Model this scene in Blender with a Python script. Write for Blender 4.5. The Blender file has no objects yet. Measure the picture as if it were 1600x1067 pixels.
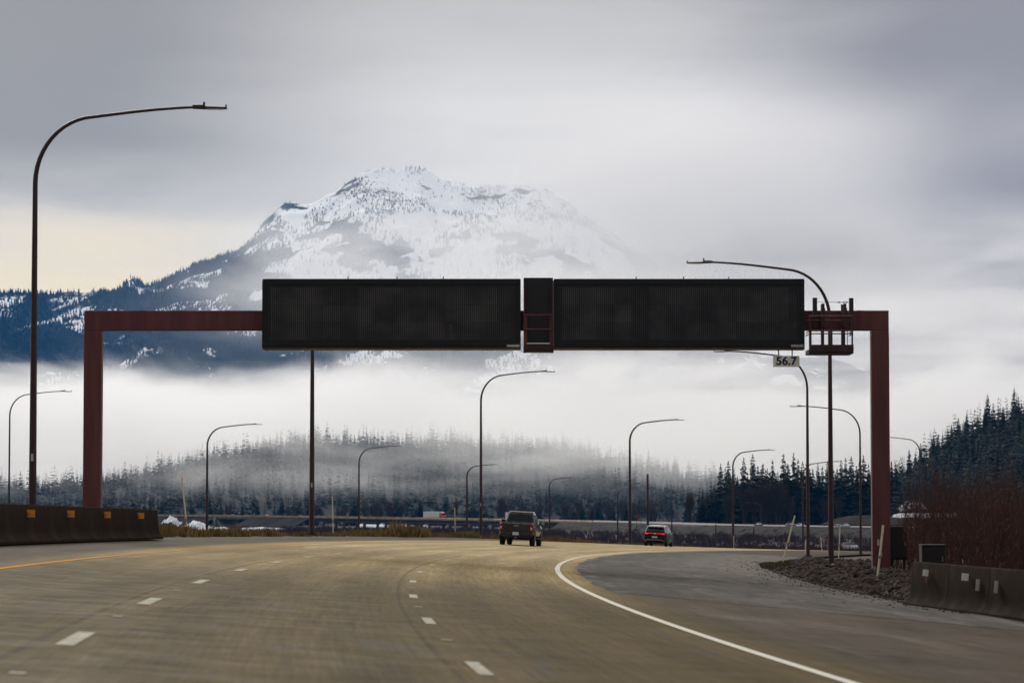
import bpy, bmesh, math, random
import numpy as np
from mathutils import Vector, Matrix, Euler

# ------------------------------------------------------------------ camera, sky, sun, exposure
sc = bpy.context.scene
COL = sc.collection
F = 4781.1; CAM_H = 1.2703
PITCH = math.atan((801.85 - 533.5) / F)
cam_d = bpy.data.cameras.new('camera'); cam = bpy.data.objects.new('camera', cam_d); COL.objects.link(cam)
cam.location = (0, 0, CAM_H); cam.rotation_euler = (math.pi / 2 + PITCH, 0, 0)
cam_d.sensor_width = 36; cam_d.lens = F / 1600 * 36
cam_d.clip_start = 0.5; cam_d.clip_end = 40000
cam_d.dof.use_dof = True; cam_d.dof.focus_distance = 135; cam_d.dof.aperture_fstop = 3.0
sc.camera = cam
SUN_EL, SUN_AZ = math.radians(25), math.radians(-15)          # azimuth from +Y (ahead), negative = to the left


HAZE_D, HAZE_C = 2.6e-5, (.05, .40, 1.0)                         # the air
BANK_D, VEIL_D, MIST_D = .0042, .0024, .0027
FOG_C, CLOUD_C = (.995, .993, .99), (.98, .975, .975)


class G:
    """a node-tree writer"""
    def __init__(s, nt): s.nt = nt
    def n(s, t, ins=None, **at):
        nd = s.nt.nodes.new(t)
        for k, v in at.items(): setattr(nd, k, v)
        for k, v in (ins or {}).items():
            sk = nd.inputs[k]
            if isinstance(v, bpy.types.NodeSocket): s.nt.links.new(v, sk)
            elif isinstance(v, bpy.types.Node): s.nt.links.new(v.outputs[0], sk)
            else: sk.default_value = v
        return nd
    def math(s, op, a, b=0.0, c=None, clamp=False):
        ins = {0: a, 1: b}
        if c is not None: ins[2] = c
        return s.n('ShaderNodeMath', ins, operation=op, use_clamp=clamp).outputs[0]
    def rng(s, v, a, b, c=0.0, d=1.0, smooth=True):
        return s.n('ShaderNodeMapRange', {0: v, 1: a, 2: b, 3: c, 4: d}, interpolation_type='SMOOTHSTEP' if smooth else 'LINEAR').outputs[0]
    def noise(s, vec, scale, detail=4, rough=.55, dist=0.0):
        return s.n('ShaderNodeTexNoise', {'Vector': vec, 'Scale': scale, 'Detail': detail, 'Roughness': rough, 'Distortion': dist}).outputs[0]
    def mapv(s, vec, scale=(1, 1, 1), loc=(0, 0, 0)):
        return s.n('ShaderNodeMapping', {'Vector': vec, 'Scale': scale, 'Location': loc}).outputs[0]
    def mix(s, f, a, b, mode='MIX'):
        nd = s.n('ShaderNodeMix', data_type='RGBA', blend_type=mode)
        for i, v in ((0, f), (6, a), (7, b)):
            if isinstance(v, bpy.types.NodeSocket): s.nt.links.new(v, nd.inputs[i])
            else: nd.inputs[i].default_value = v if i == 0 or len(v) == 4 else (*v, 1)
        return nd.outputs[2]
    def ramp(s, f, stops, interp='LINEAR'):
        nd = s.n('ShaderNodeValToRGB', {0: f}); e = nd.color_ramp; e.interpolation = interp
        while len(e.elements) < len(stops): e.elements.new(0.5)
        for el, (p, c) in zip(e.elements, stops): el.position = p; el.color = (*c, 1) if len(c) == 3 else c
        return nd.outputs[0]


def srgb(*c): return tuple(((v / 255) / 12.92 if v / 255 <= .04045 else ((v / 255 + .055) / 1.055) ** 2.4) for v in c)


w = bpy.data.worlds.new('World'); sc.world = w; w.use_nodes = True
w.node_tree.nodes.clear(); g = G(w.node_tree)
tc = g.n('ShaderNodeTexCoord').outputs['Generated']
sp = g.n('ShaderNodeSeparateXYZ', {0: tc}); dx, dy, dz = sp.outputs
sky = g.n('ShaderNodeTexSky', sky_type='NISHITA', sun_disc=False)
sky.sun_elevation = SUN_EL; sky.sun_rotation = SUN_AZ
cn = g.noise(g.mapv(tc, (5, 5, 26)), 1.6, 5, .55, .4)
cn2 = g.noise(g.mapv(tc, (9, 9, 60), (3, 1, 2)), 1.0, 4, .6, .2)
zz = g.math('ADD', dz, g.math('MULTIPLY', g.math('SUBTRACT', cn, .5), .035))
base = g.ramp(zz, [(0.0, (.84, .80, .77)), (.06, (.83, .79, .75)), (.10, (.79, .75, .71)), (.135, (.77, .735, .70)), (.158, (.645, .615, .58)),
                   (.175, (.53, .505, .48)), (.24, (.75, .72, .69)), (.42, (1.25, 1.2, 1.15)), (1, (1.95, 1.9, 1.85))])
az = g.math('ADD', g.math('DIVIDE', dx, g.math('MAXIMUM', g.math('ABSOLUTE', dy), .05)), g.math('MULTIPLY', g.math('SUBTRACT', cn, .5), .05))
front = g.rng(dy, 0, .3)
base = g.mix(g.math('MULTIPLY', g.rng(cn2, .42, .72), g.rng(dz, .5, .2, 0, .22)), base, (.50, .465, .44), 'MIX')
left = g.math('MULTIPLY', g.math('MULTIPLY', g.rng(az, -.02, -.135), g.rng(zz, .085, .125)), g.rng(dz, .5, .25))
base = g.mix(g.math('MULTIPLY', left, .95), base, (.265, .25, .25))
right = g.math('MULTIPLY', g.math('MULTIPLY', g.rng(az, .035, .14), front), g.rng(dz, .5, .25))
base = g.mix(g.math('MULTIPLY', right, .92), base, (.285, .25, .265))
warm = g.math('MULTIPLY', g.rng(az, -.03, -.14), g.math('MULTIPLY', g.rng(zz, .108, .075), front))
base = g.mix(g.math('MULTIPLY', warm, .9), base, (1.02, .86, .60))
back = g.rng(dy, .45, -.45, 1.0, .3)
base = g.mix(1.0, base, g.n('ShaderNodeCombineColor', {0: back, 1: back, 2: back}).outputs[0], 'MULTIPLY')
clouds = g.mix(1.0, base, (10, 10, 10), 'MULTIPLY')
col = g.mix(.94, sky.outputs[0], clouds)
bg = g.n('ShaderNodeBackground', {0: col, 1: .1})
g.n('ShaderNodeOutputWorld', {0: bg})

sun_d = bpy.data.lights.new('sun', 'SUN'); sun_d.energy = 1.75; sun_d.angle = math.radians(14); sun_d.color = (1, .94, .85)
sun = bpy.data.objects.new('sun', sun_d); COL.objects.link(sun)
sdir = Vector((math.sin(SUN_AZ) * math.cos(SUN_EL), math.cos(SUN_AZ) * math.cos(SUN_EL), math.sin(SUN_EL)))
sun.rotation_euler = sdir.to_track_quat('Z', 'Y').to_euler()
vs = sc.view_settings; vs.view_transform = 'Standard'; vs.look = 'None'; vs.exposure = 0; vs.gamma = 1
cy = sc.cycles; cy.use_denoising = True
try: cy.denoiser = 'OPENIMAGEDENOISE'
except Exception: pass
cy.volume_bounces = 3; cy.max_bounces = 6; cy.diffuse_bounces = 3; cy.glossy_bounces = 2; cy.transparent_max_bounces = 8
cy.volume_max_steps = 256; cy.volume_step_rate = 1.0

# ------------------------------------------------------------------ helpers
R = random.Random(7); RN = np.random.default_rng(11)


def at(px, py, D):
    """the point on the ray through photo pixel (px, py) that lies D metres ahead"""
    a, b = (px - 800) / F, (533.5 - py) / F
    c, s = math.cos(PITCH), math.sin(PITCH)
    d = Vector((a, c - s * b, s + c * b)); d *= D / d.y
    return Vector((d.x, D, d.z + CAM_H))


_perm = RN.random((512, 512))
def vnoise(x, y):
    x = np.asarray(x, float); y = np.asarray(y, float)
    xi = np.floor(x).astype(int); yi = np.floor(y).astype(int); fx = x - xi; fy = y - yi
    fx = fx * fx * (3 - 2 * fx); fy = fy * fy * (3 - 2 * fy)
    p = lambda i, j: _perm[i % 512, j % 512]
    return (p(xi, yi) * (1 - fx) + p(xi + 1, yi) * fx) * (1 - fy) + (p(xi, yi + 1) * (1 - fx) + p(xi + 1, yi + 1) * fx) * fy
def fbm(x, y, o=5, gain=.5):
    a, t, n = 1., 0., 0.
    for i in range(o): t = t + a * (vnoise(x * 2 ** i + 17.3 * i, y * 2 ** i + 9.1 * i) - .5); n += a; a *= gain
    return t / n * 2
def ridged(x, y, o=5):
    a, t, n = 1., 0., 0.
    for i in range(o): t = t + a * (1 - np.abs(2 * vnoise(x * 2 ** i + 5.7 * i, y * 2 ** i + 3.3 * i) - 1)); n += a; a *= .5
    return t / n
def sstep(a, b, x):
    t = np.clip((np.asarray(x, float) - a) / (b - a), 0, 1); return t * t * (3 - 2 * t)


def mat(name, c1, c2=None, scale=4., rough=.6, metal=0., bump=0., bscale=40., spec=.4, detail=5, stretch=(1, 1, 1), emit=None, es=1., c3=None, coat=0.):
    m = bpy.data.materials.new(name); m.use_nodes = True; nt = m.node_tree; nt.nodes.clear(); q = G(nt)
    co = q.n('ShaderNodeTexCoord').outputs['Object']
    b = q.n('ShaderNodeBsdfPrincipled', {'Roughness': rough, 'Metallic': metal, 'Specular IOR Level': spec, 'Coat Weight': coat})
    c2 = c2 or tuple(v * .75 for v in c1)
    nz = q.noise(q.mapv(co, stretch), scale, detail, .6)
    st = [(.32, c1), (.68, c2)] if c3 is None else [(.3, c1), (.55, c2), (.75, c3)]
    nt.links.new(q.ramp(nz, st), b.inputs['Base Color'])
    nt.links.new(q.rng(nz, .2, .8, max(0, rough - .08), min(1, rough + .08)), b.inputs['Roughness'])
    if bump:
        bn = q.n('ShaderNodeBump', {'Strength': bump, 'Distance': .05, 'Height': q.noise(co, bscale, 5, .65)})
        nt.links.new(bn.outputs[0], b.inputs['Normal'])
    if emit: b.inputs['Emission Color'].default_value = (*emit, 1); b.inputs['Emission Strength'].default_value = es
    q.n('ShaderNodeOutputMaterial', {0: b})
    return m


class MB:
    """a mesh builder: collects shapes with material slots"""
    def __init__(s): s.v, s.f, s.m = [], [], []
    def add(s, vs, fs, mi=0):
        o = len(s.v); s.v += [tuple(v) for v in vs]; s.f += [tuple(i + o for i in f) for f in fs]; s.m += [mi] * len(fs); return s
    def box(s, c, d, mi=0, M=None, bev=0.0):
        x, y, z = (v / 2 for v in d)
        if bev:
            bm = bmesh.new(); bmesh.ops.create_cube(bm, size=1); bmesh.ops.scale(bm, vec=d, verts=bm.verts)
            bmesh.ops.bevel(bm, geom=bm.edges[:], offset=bev, segments=2, affect='EDGES', profile=.5)
            bm.verts.index_update(); vs = [v.co.copy() for v in bm.verts]; fs = [[v.index for v in f.verts] for f in bm.faces]; bm.free()
        else:
            vs = [Vector((sx * x, sy * y, sz * z)) for sx in (-1, 1) for sy in (-1, 1) for sz in (-1, 1)]
            fs = [(0, 1, 3, 2), (4, 6, 7, 5), (0, 4, 5, 1), (2, 3, 7, 6), (0, 2, 6, 4), (1, 5, 7, 3)]
        if M is not None: vs = [M @ v for v in vs]
        c = Vector(c); return s.add([v + c for v in vs], fs, mi)
    def tube(s, pts, rad, n=10, mi=0, cap=True):
        pts = [Vector(p) for p in pts]
        if not hasattr(rad, '__len__'): rad = [rad] * len(pts)
        vs, fs = [], []; up = None
        for i, p in enumerate(pts):
            t = (pts[min(i + 1, len(pts) - 1)] - pts[max(i - 1, 0)]).normalized()
            if up is None: up = Vector((1, 0, 0)) if abs(t.x) < .9 else Vector((0, 1, 0))
            a = (up - t * up.dot(t)).normalized(); b = t.cross(a); up = a
            for k in range(n):
                an = 2 * math.pi * k / n; vs.append(p + (a * math.cos(an) + b * math.sin(an)) * rad[i])
        for i in range(len(pts) - 1):
            for k in range(n): fs.append((i * n + k, i * n + (k + 1) % n, (i + 1) * n + (k + 1) % n, (i + 1) * n + k))
        if cap: fs += [tuple(range(n))[::-1], tuple(range((len(pts) - 1) * n, len(pts) * n))]
        return s.add(vs, fs, mi)
    def prism(s, poly, axis, a, b, mi=0):
        """extrude a 2-D polygon along an axis ('x': poly is (y,z); 'y': poly is (x,z); 'z': poly is (x,y))"""
        mk = {'x': lambda p, t: (t, p[0], p[1]), 'y': lambda p, t: (p[0], t, p[1]), 'z': lambda p, t: (p[0], p[1], t)}[axis]
        n = len(poly); vs = [mk(p, a) for p in poly] + [mk(p, b) for p in poly]
        fs = [tuple(range(n)), tuple(range(2 * n - 1, n - 1, -1))] + [(i, i + n, (i + 1) % n + n, (i + 1) % n) for i in range(n)]
        return s.add(vs, fs, mi)
    def loft(s, secs, mi=0):
        """secs: [(y, [(x,z), ...])] right half-profiles from bottom centre to top centre; mirrored, capped"""
        rings = []
        for y, pr in secs:
            rings.append([(x, y, z) for x, z in pr] + [(-x, y, z) for x, z in reversed(pr)])
        n = len(rings[0]); vs = [p for r in rings for p in r]; fs = []
        for i in range(len(rings) - 1):
            for k in range(n): fs.append((i * n + k, i * n + (k + 1) % n, (i + 1) * n + (k + 1) % n, (i + 1) * n + k))
        fs += [tuple(range(n))[::-1], tuple(range((len(rings) - 1) * n, len(rings) * n))]
        return s.add(vs, fs, mi)
    def build(s, name, mats, parent=None, smooth=False, fixn=True):
        me = bpy.data.meshes.new(name); me.from_pydata(s.v, [], s.f)
        for m in (mats if isinstance(mats, (list, tuple)) else [mats]): me.materials.append(m)
        if any(s.m): me.polygons.foreach_set('material_index', s.m)
        if fixn:
            bm = bmesh.new(); bm.from_mesh(me); bmesh.ops.recalc_face_normals(bm, faces=bm.faces); bm.to_mesh(me); bm.free()
        if smooth:
            me.polygons.foreach_set('use_smooth', [True] * len(me.polygons))
            try: me.set_sharp_from_angle(angle=math.radians(38))
            except Exception: pass
        me.update()
        o = bpy.data.objects.new(name, me); COL.objects.link(o)
        if parent: o.parent = parent
        return o


def npmesh(name, V, Fa, m, parent=None, smooth=False, attr=None):
    """fast mesh from numpy arrays (all faces with the same vertex count)"""
    me = bpy.data.meshes.new(name); V = np.asarray(V, np.float32); Fa = np.asarray(Fa, np.int32)
    k = Fa.shape[1]; me.vertices.add(len(V)); me.vertices.foreach_set('co', V.ravel())
    me.loops.add(Fa.size); me.loops.foreach_set('vertex_index', Fa.ravel())
    me.polygons.add(len(Fa)); me.polygons.foreach_set('loop_start', np.arange(0, Fa.size, k, dtype=np.int32))
    me.polygons.foreach_set('loop_total', np.full(len(Fa), k, np.int32))
    if smooth: me.polygons.foreach_set('use_smooth', np.ones(len(Fa), bool))
    for an, vals in (attr or {}).items():
        a = me.attributes.new(an, 'FLOAT', 'POINT'); a.data.foreach_set('value', np.asarray(vals, np.float32))
    for q in (m if isinstance(m, (list, tuple)) else [m]): me.materials.append(q)
    me.update(calc_edges=True); me.validate()
    o = bpy.data.objects.new(name, me); COL.objects.link(o)
    if parent: o.parent = parent
    return o


def gridmesh(name, X, Y, Z, m, smooth=True, attr=None, uv=None):
    r, c = X.shape; V = np.stack([X, Y, Z], -1).reshape(-1, 3)
    i = np.arange(r * c).reshape(r, c)
    Fa = np.stack([i[:-1, :-1], i[:-1, 1:], i[1:, 1:], i[1:, :-1]], -1).reshape(-1, 4)
    o = npmesh(name, V, Fa, m, smooth=smooth, attr=attr)
    if uv is not None:
        l = o.data.uv_layers.new(name='road'); U = np.stack(uv, -1).reshape(-1, 2)[Fa.ravel()]
        l.data.foreach_set('uv', U.astype(np.float32).ravel())
    return o


def tag(o, label=None, cat=None, group=None, kind=None):
    for k, v in (('label', label), ('category', cat), ('group', group), ('kind', kind)):
        if v: o[k] = v
    return o
def empty(name, loc, label, cat, rz=0., group=None):
    o = bpy.data.objects.new(name, None); COL.objects.link(o); o.location = loc; o.rotation_euler = (0, 0, rz); o.empty_display_size = .2
    return tag(o, label, cat, group)
def copy_tree(o, parent=None):
    c = o.copy(); COL.objects.link(c)
    if parent: c.parent = parent
    for ch in [q for q in list(o.children)]: copy_tree(ch, c)
    return c
def text(name, body, size, m, parent, M, ext=.004, sx=1., bold=0.):
    cu = bpy.data.curves.new(name, 'FONT'); cu.body = body; cu.size = size; cu.align_x = 'CENTER'; cu.align_y = 'CENTER'; cu.extrude = ext; cu.offset = bold
    t = bpy.data.objects.new(name + '_curve', cu); COL.objects.link(t)
    dg = bpy.context.evaluated_depsgraph_get(); me = bpy.data.meshes.new_from_object(t.evaluated_get(dg))
    bpy.data.objects.remove(t); me.materials.clear(); me.materials.append(m)
    me.transform(Matrix.Diagonal((sx, 1, 1, 1))); me.transform(M)
    o = bpy.data.objects.new(name, me); COL.objects.link(o); o.parent = parent
    return o

# ------------------------------------------------------------------ road alignment (superelevated curve to the right)
RA, RB, RC, RE = 5.800605, -.1049879, .001203022, 1.042512e-6
S0, S1, G1, G2 = .06468, -4.731746e-5, .001738753, -.02822148e-3
LW = 3.66
def xr(y): return RA + RB * y + RC * y * y / 2 + RE * y ** 3 / 6
def dxr(y): return RB + RC * y + RE * y * y / 2
def sl(y):
    t = np.clip((np.asarray(y, float) - 195) / 165, 0, 1); return (S0 + S1 * y) * (1 - t * t * (3 - 2 * t))
def zr(y): return -S0 * RA + G1 * y + G2 * np.square(y)
def rd(y, o, dz=0.):
    """road point at station y and offset o (0 = the white edge line, negative = left)"""
    d = dxr(y); n = np.sqrt(1 + d * d)
    return xr(y) + o / n, y - o * d / n, zr(y) - sl(y) * o + dz
def road_off(x, y):
    yr = np.asarray(y, float)
    for _ in range(4):
        d = dxr(yr); n = np.sqrt(1 + d * d); o = (x - xr(yr)) / n; yr = y + o * d / n
        yr = np.clip(yr, -300, 600)
    return o, yr
VALLEY = -7.0
def mound(o, y): return .5 * sstep(8.1, 10.6, o) * sstep(66, 84, y) * (1 - sstep(142, 160, y))
def zg(x, y):
    x = np.asarray(x, float); y = np.asarray(y, float)
    o, yr = road_off(x, np.minimum(y, 620.)); s = sl(yr)
    zrd = lambda oo: zr(yr) - s * oo
    val = VALLEY + .35 * fbm(x / 60, y / 60, 3) + .9 * fbm(x / 260, y / 260, 2)
    lo, hi = -17.5, 15.
    core = zrd(np.clip(o, lo, hi)) + mound(o, yr) - .16
    core = np.where(o < -15.2, zrd(o * 0 - 15.2) + .05 - .1 * (-15.2 - np.maximum(o, lo)) / 2, core)
    core = np.where(o < lo, core - (lo - o) / 2.2, core)
    core = np.where(o > hi, core - (o - hi) / 7., core)
    near = np.maximum(core, val)
    far = sstep(560, 640, y)
    return near * (1 - far) + val * far

# ------------------------------------------------------------------ materials of the setting
def road_material():
    m = bpy.data.materials.new('worn_tan_concrete_road'); m.use_nodes = True; nt = m.node_tree; nt.nodes.clear(); q = G(nt)
    uv = q.n('ShaderNodeUVMap', uv_map='road').outputs[0]; s = q.n('ShaderNodeSeparateXYZ', {0: uv}); u, v, _ = s.outputs
    P = q.n('ShaderNodeTexCoord').outputs['Object']
    big = q.noise(q.mapv(uv, (.55, .05, 1)), 1.0, 5, .6, .5)
    mid = q.noise(P, 1.1, 5, .65)
    fine = q.noise(P, 16, 3, .75); grit = q.noise(q.mapv(P, (1, .55, 1)), 55, 2, .8)
    tan = q.ramp(big, [(.3, (.064, .045, .0155)), (.5, (.086, .061, .0225)), (.72, (.112, .081, .032))])
    grey = q.ramp(q.noise(q.mapv(uv, (.5, .07, 1), (4, 2, 0)), 1.0, 5, .65, .8), [(.3, (.042, .031, .020)), (.55, (.074, .057, .040)), (.75, (.118, .097, .073))])
    # wheel paths: darker polished bands in each lane
    wob = q.math('MULTIPLY', q.math('SUBTRACT', mid, .5), .5)
    ph = q.math('ADD', q.math('DIVIDE', q.math('ADD', u, wob), 3.66 / 2), .0)
    wp = q.math('ABSOLUTE', q.math('SINE', q.math('MULTIPLY', ph, math.pi)))
    tan = q.mix(q.rng(wp, .5, 1, 0, .5), tan, (.050, .036, .013))
    pav_glow = q.rng(q.math('ADD', v, q.math('MULTIPLY', wob, 1.5)), 50, 84)          # lighter paving, brightened further: the far road's glow painted into colour
    tan = q.mix(pav_glow, tan, q.mix(1, tan, (2.9, 3.05, 3.7), 'MULTIPLY'))
    tan = q.mix(q.rng(q.math('ADD', v, q.math('MULTIPLY', wob, 6)), 88, 135), tan, q.mix(1, tan, (1.55, 1.6, 1.8), 'MULTIPLY'))  # second step of the glow painted into the far road's base colour
    rs = q.rng(q.math('ADD', u, wob), .25, 1.6)
    c = q.mix(rs, tan, grey)
    lsh = q.rng(q.math('ADD', u, q.math('MULTIPLY', wob, 1.6)), -10.95, -12.4)
    dirty = q.ramp(mid, [(.3, (.022, .017, .011)), (.7, (.045, .036, .023))])
    c = q.mix(q.math('MULTIPLY', lsh, .9), c, dirty)
    rsd = q.rng(q.math('ADD', u, wob), 6.3, 8.4)
    c = q.mix(q.math('MULTIPLY', rsd, .8), c, (.022, .017, .012))
    # sealed joints beside the lane lines
    for uo, wd, k in ((-7.62, .022, .6), (-3.92, .02, .5)):
        dd = q.math('ABSOLUTE', q.math('SUBTRACT', u, q.math('ADD', uo, q.math('MULTIPLY', wob, .12))))
        c = q.mix(q.math('MULTIPLY', q.rng(dd, wd * 2.2, wd), q.rng(mid, .3, .55, .2, k)), c, (.020, .016, .011))
    # transverse cracks
    vo = q.n('ShaderNodeTexVoronoi', {'Vector': q.mapv(uv, (.11, .05, 1)), 'Scale': 1.0, 'Randomness': 1.0}, feature='DISTANCE_TO_EDGE').outputs[0]
    vo = q.math('ADD', vo, q.math('MULTIPLY', q.math('SUBTRACT', mid, .5), .04))
    c = q.mix(q.math('MULTIPLY', q.rng(vo, .006, .0015), .55), c, (.06, .05, .038))
    s1 = q.noise(q.mapv(uv, (11, .17, 1)), 1.0, 4, .7); s2 = q.noise(q.mapv(uv, (21, .75, 1), (3, 1, 0)), 1.0, 3, .75)
    c = q.mix(q.rng(s1, .5, .70, 0, .42), c, q.mix(1, c, (1.75, 1.72, 1.65), 'MULTIPLY'))
    c = q.mix(q.rng(s1, .5, .32, 0, .45), c, q.mix(1, c, (.45, .44, .42), 'MULTIPLY'))
    c = q.mix(q.rng(s2, .52, .70, 0, .34), c, q.mix(1, c, (1.7, 1.68, 1.6), 'MULTIPLY'))
    c = q.mix(q.rng(s2, .48, .30, 0, .34), c, q.mix(1, c, (.5, .49, .47), 'MULTIPLY'))
    c = q.mix(q.rng(fine, .25, .75, .0, .55), c, q.mix(1, c, (.62, .60, .56), 'MULTIPLY'))
    c = q.mix(q.rng(grit, .56, .74, 0, .55), c, q.mix(1, c, (1.9, 1.85, 1.75), 'MULTIPLY'))
    c = q.mix(q.rng(grit, .42, .28, 0, .5), c, q.mix(1, c, (.4, .4, .4), 'MULTIPLY'))
    h = q.math('ADD', q.math('MULTIPLY', grit, .6), fine)
    bn = q.n('ShaderNodeBump', {'Strength': .5, 'Distance': .015, 'Height': h})
    b = q.n('ShaderNodeBsdfPrincipled', {'Base Color': c, 'Roughness': q.rng(mid, .3, .7, .7, .85), 'Specular IOR Level': .03, 'Normal': bn.outputs[0]})
    q.n('ShaderNodeOutputMaterial', {0: b}); return m


def patch_material():
    m = bpy.data.materials.new('dark_patched_asphalt'); m.use_nodes = True; nt = m.node_tree; nt.nodes.clear(); q = G(nt)
    uv = q.n('ShaderNodeUVMap', uv_map='road').outputs[0]; u, v, _ = q.n('ShaderNodeSeparateXYZ', {0: uv}).outputs
    P = q.n('ShaderNodeTexCoord').outputs['Object']
    big = q.noise(q.mapv(uv, (.9, .11, 1)), 1.0, 6, .7, 1.2); mid = q.noise(q.mapv(uv, (1.2, .25, 1)), 1.0, 5, .7, .4); fine = q.noise(P, 22, 4, .75)
    c = q.ramp(big, [(.3, (.024, .020, .014)), (.5, (.055, .047, .036)), (.62, (.095, .081, .063)), (.78, (.165, .145, .117))])
    s1 = q.noise(q.mapv(uv, (5, .35, 1)), 1.0, 5, .75); c = q.mix(q.rng(s1, .5, .72, 0, .7), c, q.mix(1, c, (1.9, 1.85, 1.8), 'MULTIPLY')); c = q.mix(q.rng(s1, .5, .3, 0, .7), c, q.mix(1, c, (.4, .4, .4), 'MULTIPLY'))
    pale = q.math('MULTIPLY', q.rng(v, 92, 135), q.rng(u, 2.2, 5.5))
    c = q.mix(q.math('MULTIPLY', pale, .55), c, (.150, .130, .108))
    c = q.mix(q.rng(mid, .5, .35, 0, .7), c, (.012, .011, .009))
    dk = q.math('MULTIPLY', q.rng(u, 4.6, 1.6), q.rng(v, 125, 95)); c = q.mix(q.math('MULTIPLY', dk, .6), c, q.mix(1, c, (.42, .40, .36), 'MULTIPLY'))
    # whitish residue at the inner edge
    e = q.math('MULTIPLY', q.rng(u, 2.0, .65), q.rng(mid, .5, .62))
    c = q.mix(q.math('MULTIPLY', e, .65), c, (.16, .16, .17))
    c = q.mix(q.rng(fine, .3, .7, 0, .5), c, q.mix(1, c, (.5, .5, .5), 'MULTIPLY'))
    vo = q.n('ShaderNodeTexVoronoi', {'Vector': q.mapv(uv, (.5, .22, 1)), 'Scale': 1.0}, feature='DISTANCE_TO_EDGE').outputs[0]
    c = q.mix(q.math('MULTIPLY', q.rng(q.math('ADD', vo, q.math('MULTIPLY', q.math('SUBTRACT', fine, .5), .05)), .02, .004), .6), c, (.025, .022, .02))
    bn = q.n('ShaderNodeBump', {'Strength': .6, 'Distance': .02, 'Height': fine})
    b = q.n('ShaderNodeBsdfPrincipled', {'Base Color': c, 'Roughness': .8, 'Specular IOR Level': .08, 'Normal': bn.outputs[0]})
    q.n('ShaderNodeOutputMaterial', {0: b}); return m


def paint_material(name, col, wear):
    m = bpy.data.materials.new(name); m.use_nodes = True; nt = m.node_tree; nt.nodes.clear(); q = G(nt)
    P = q.n('ShaderNodeTexCoord').outputs['Object']
    a = q.noise(P, 5, 5, .7); b_ = q.noise(P, 40, 3, .7)
    k = q.math('ADD', q.math('MULTIPLY', a, .6), q.math('MULTIPLY', b_, .4))
    c = q.mix(q.rng(k, wear, wear + .14), col, tuple(v * .62 for v in col))
    c = q.mix(q.rng(k, wear + .12, wear + .2, 0, .8), c, (.08, .063, .036))
    b = q.n('ShaderNodeBsdfPrincipled', {'Base Color': c, 'Roughness': .8, 'Specular IOR Level': .03})
    q.n('ShaderNodeOutputMaterial', {0: b}); return m


def ground_material():
    m = bpy.data.materials.new('valley_floor_soil'); m.use_nodes = True; nt = m.node_tree; nt.nodes.clear(); q = G(nt)
    P = q.n('ShaderNodeTexCoord').outputs['Object']
    a = q.noise(P, .02, 6, .65); b2 = q.noise(P, .6, 5, .7); c3 = q.noise(P, 9, 4, .75)
    c = q.ramp(a, [(.3, (.075, .055, .058)), (.5, (.105, .078, .078)), (.68, (.14, .105, .075))])
    c = q.mix(q.rng(b2, .35, .7, 0, .6), c, (.07, .05, .04))
    c = q.mix(q.rng(c3, .3, .7, 0, .5), c, q.mix(1, c, (.4, .4, .4), 'MULTIPLY'))
    bn = q.n('ShaderNodeBump', {'Strength': .8, 'Distance': .1, 'Height': c3})
    b = q.n('ShaderNodeBsdfPrincipled', {'Base Color': c, 'Roughness': .95, 'Specular IOR Level': .15, 'Normal': bn.outputs[0]})
    q.n('ShaderNodeOutputMaterial', {0: b}); return m


def foliage_material(name, ca, cb, scale=.35):
    m = bpy.data.materials.new(name); m.use_nodes = True; nt = m.node_tree; nt.nodes.clear(); q = G(nt)
    P = q.n('ShaderNodeNewGeometry').outputs['Position']; oi = q.n('ShaderNodeObjectInfo').outputs['Random']
    a = q.noise(P, scale, 3, .6)
    k = q.math('ADD', q.math('MULTIPLY', a, .7), q.math('MULTIPLY', oi, .3))
    c = q.ramp(k, [(.25, ca), (.7, cb)])
    b = q.n('ShaderNodeBsdfPrincipled', {'Base Color': c, 'Roughness': .85, 'Specular IOR Level': .15})
    q.n('ShaderNodeOutputMaterial', {0: b}); return m


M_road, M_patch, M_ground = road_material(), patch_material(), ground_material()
M_white = paint_material('white_road_paint', (.58, .55, .47), .56)
M_dash = paint_material('worn_lane_dash_paint', (.40, .375, .30), .45)
M_yel = paint_material('worn_yellow_road_paint', (.50, .215, .012), .47)
M_maroon = mat('maroon_weathered_paint', (.20, .062, .062), (.125, .041, .042), 1.1, .5, 0, .05, 60, .35, stretch=(2.2, 1, .22), c3=(.16, .051, .051))
M_maroon_d = mat('dark_maroon_pole_paint', (.055, .023, .022), (.036, .016, .016), 3, .5, 0, .04, 80, .45)
M_conc = mat('weathered_barrier_concrete', (.040, .027, .018), (.022, .015, .010), 1.7, .9, 0, .35, 45, .02, stretch=(1, 1, .4), c3=(.031, .021, .014))
M_conc_l = mat('pale_bridge_concrete', (.33, .30, .25), (.23, .21, .18), .5, .85, 0, .2, 20, .25)
M_dark = mat('dark_bridge_steel', (.055, .052, .055), (.035, .033, .036), .4, .8)
M_black = mat('black_sign_enamel', (.012, .014, .016), (.009, .010, .012), 3, .38, 0, .02, 30, .35)
M_black2 = mat('satin_black_panel', (.020, .021, .024), (.013, .014, .016), 2.5, .45, 0, .04, 20, .4)
M_signw = mat('weathered_white_sheeting', (.93, .88, .78), (.84, .79, .69), 5, .5, 0, 0, 40, .4)
M_blue = mat('dark_blue_lettering', (.006, .03, .14), (.005, .022, .10), 8, .45)
M_letter = mat('pale_grey_lettering', (.92, .93, .94), (.86, .87, .88), 8, .5)
M_galv = mat('galvanised_steel', (.34, .33, .33), (.24, .235, .24), 9, .45, .6)
M_lamp = mat('grey_lamp_housing', (.16, .155, .15), (.11, .105, .10), 6, .45, .3)
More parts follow.
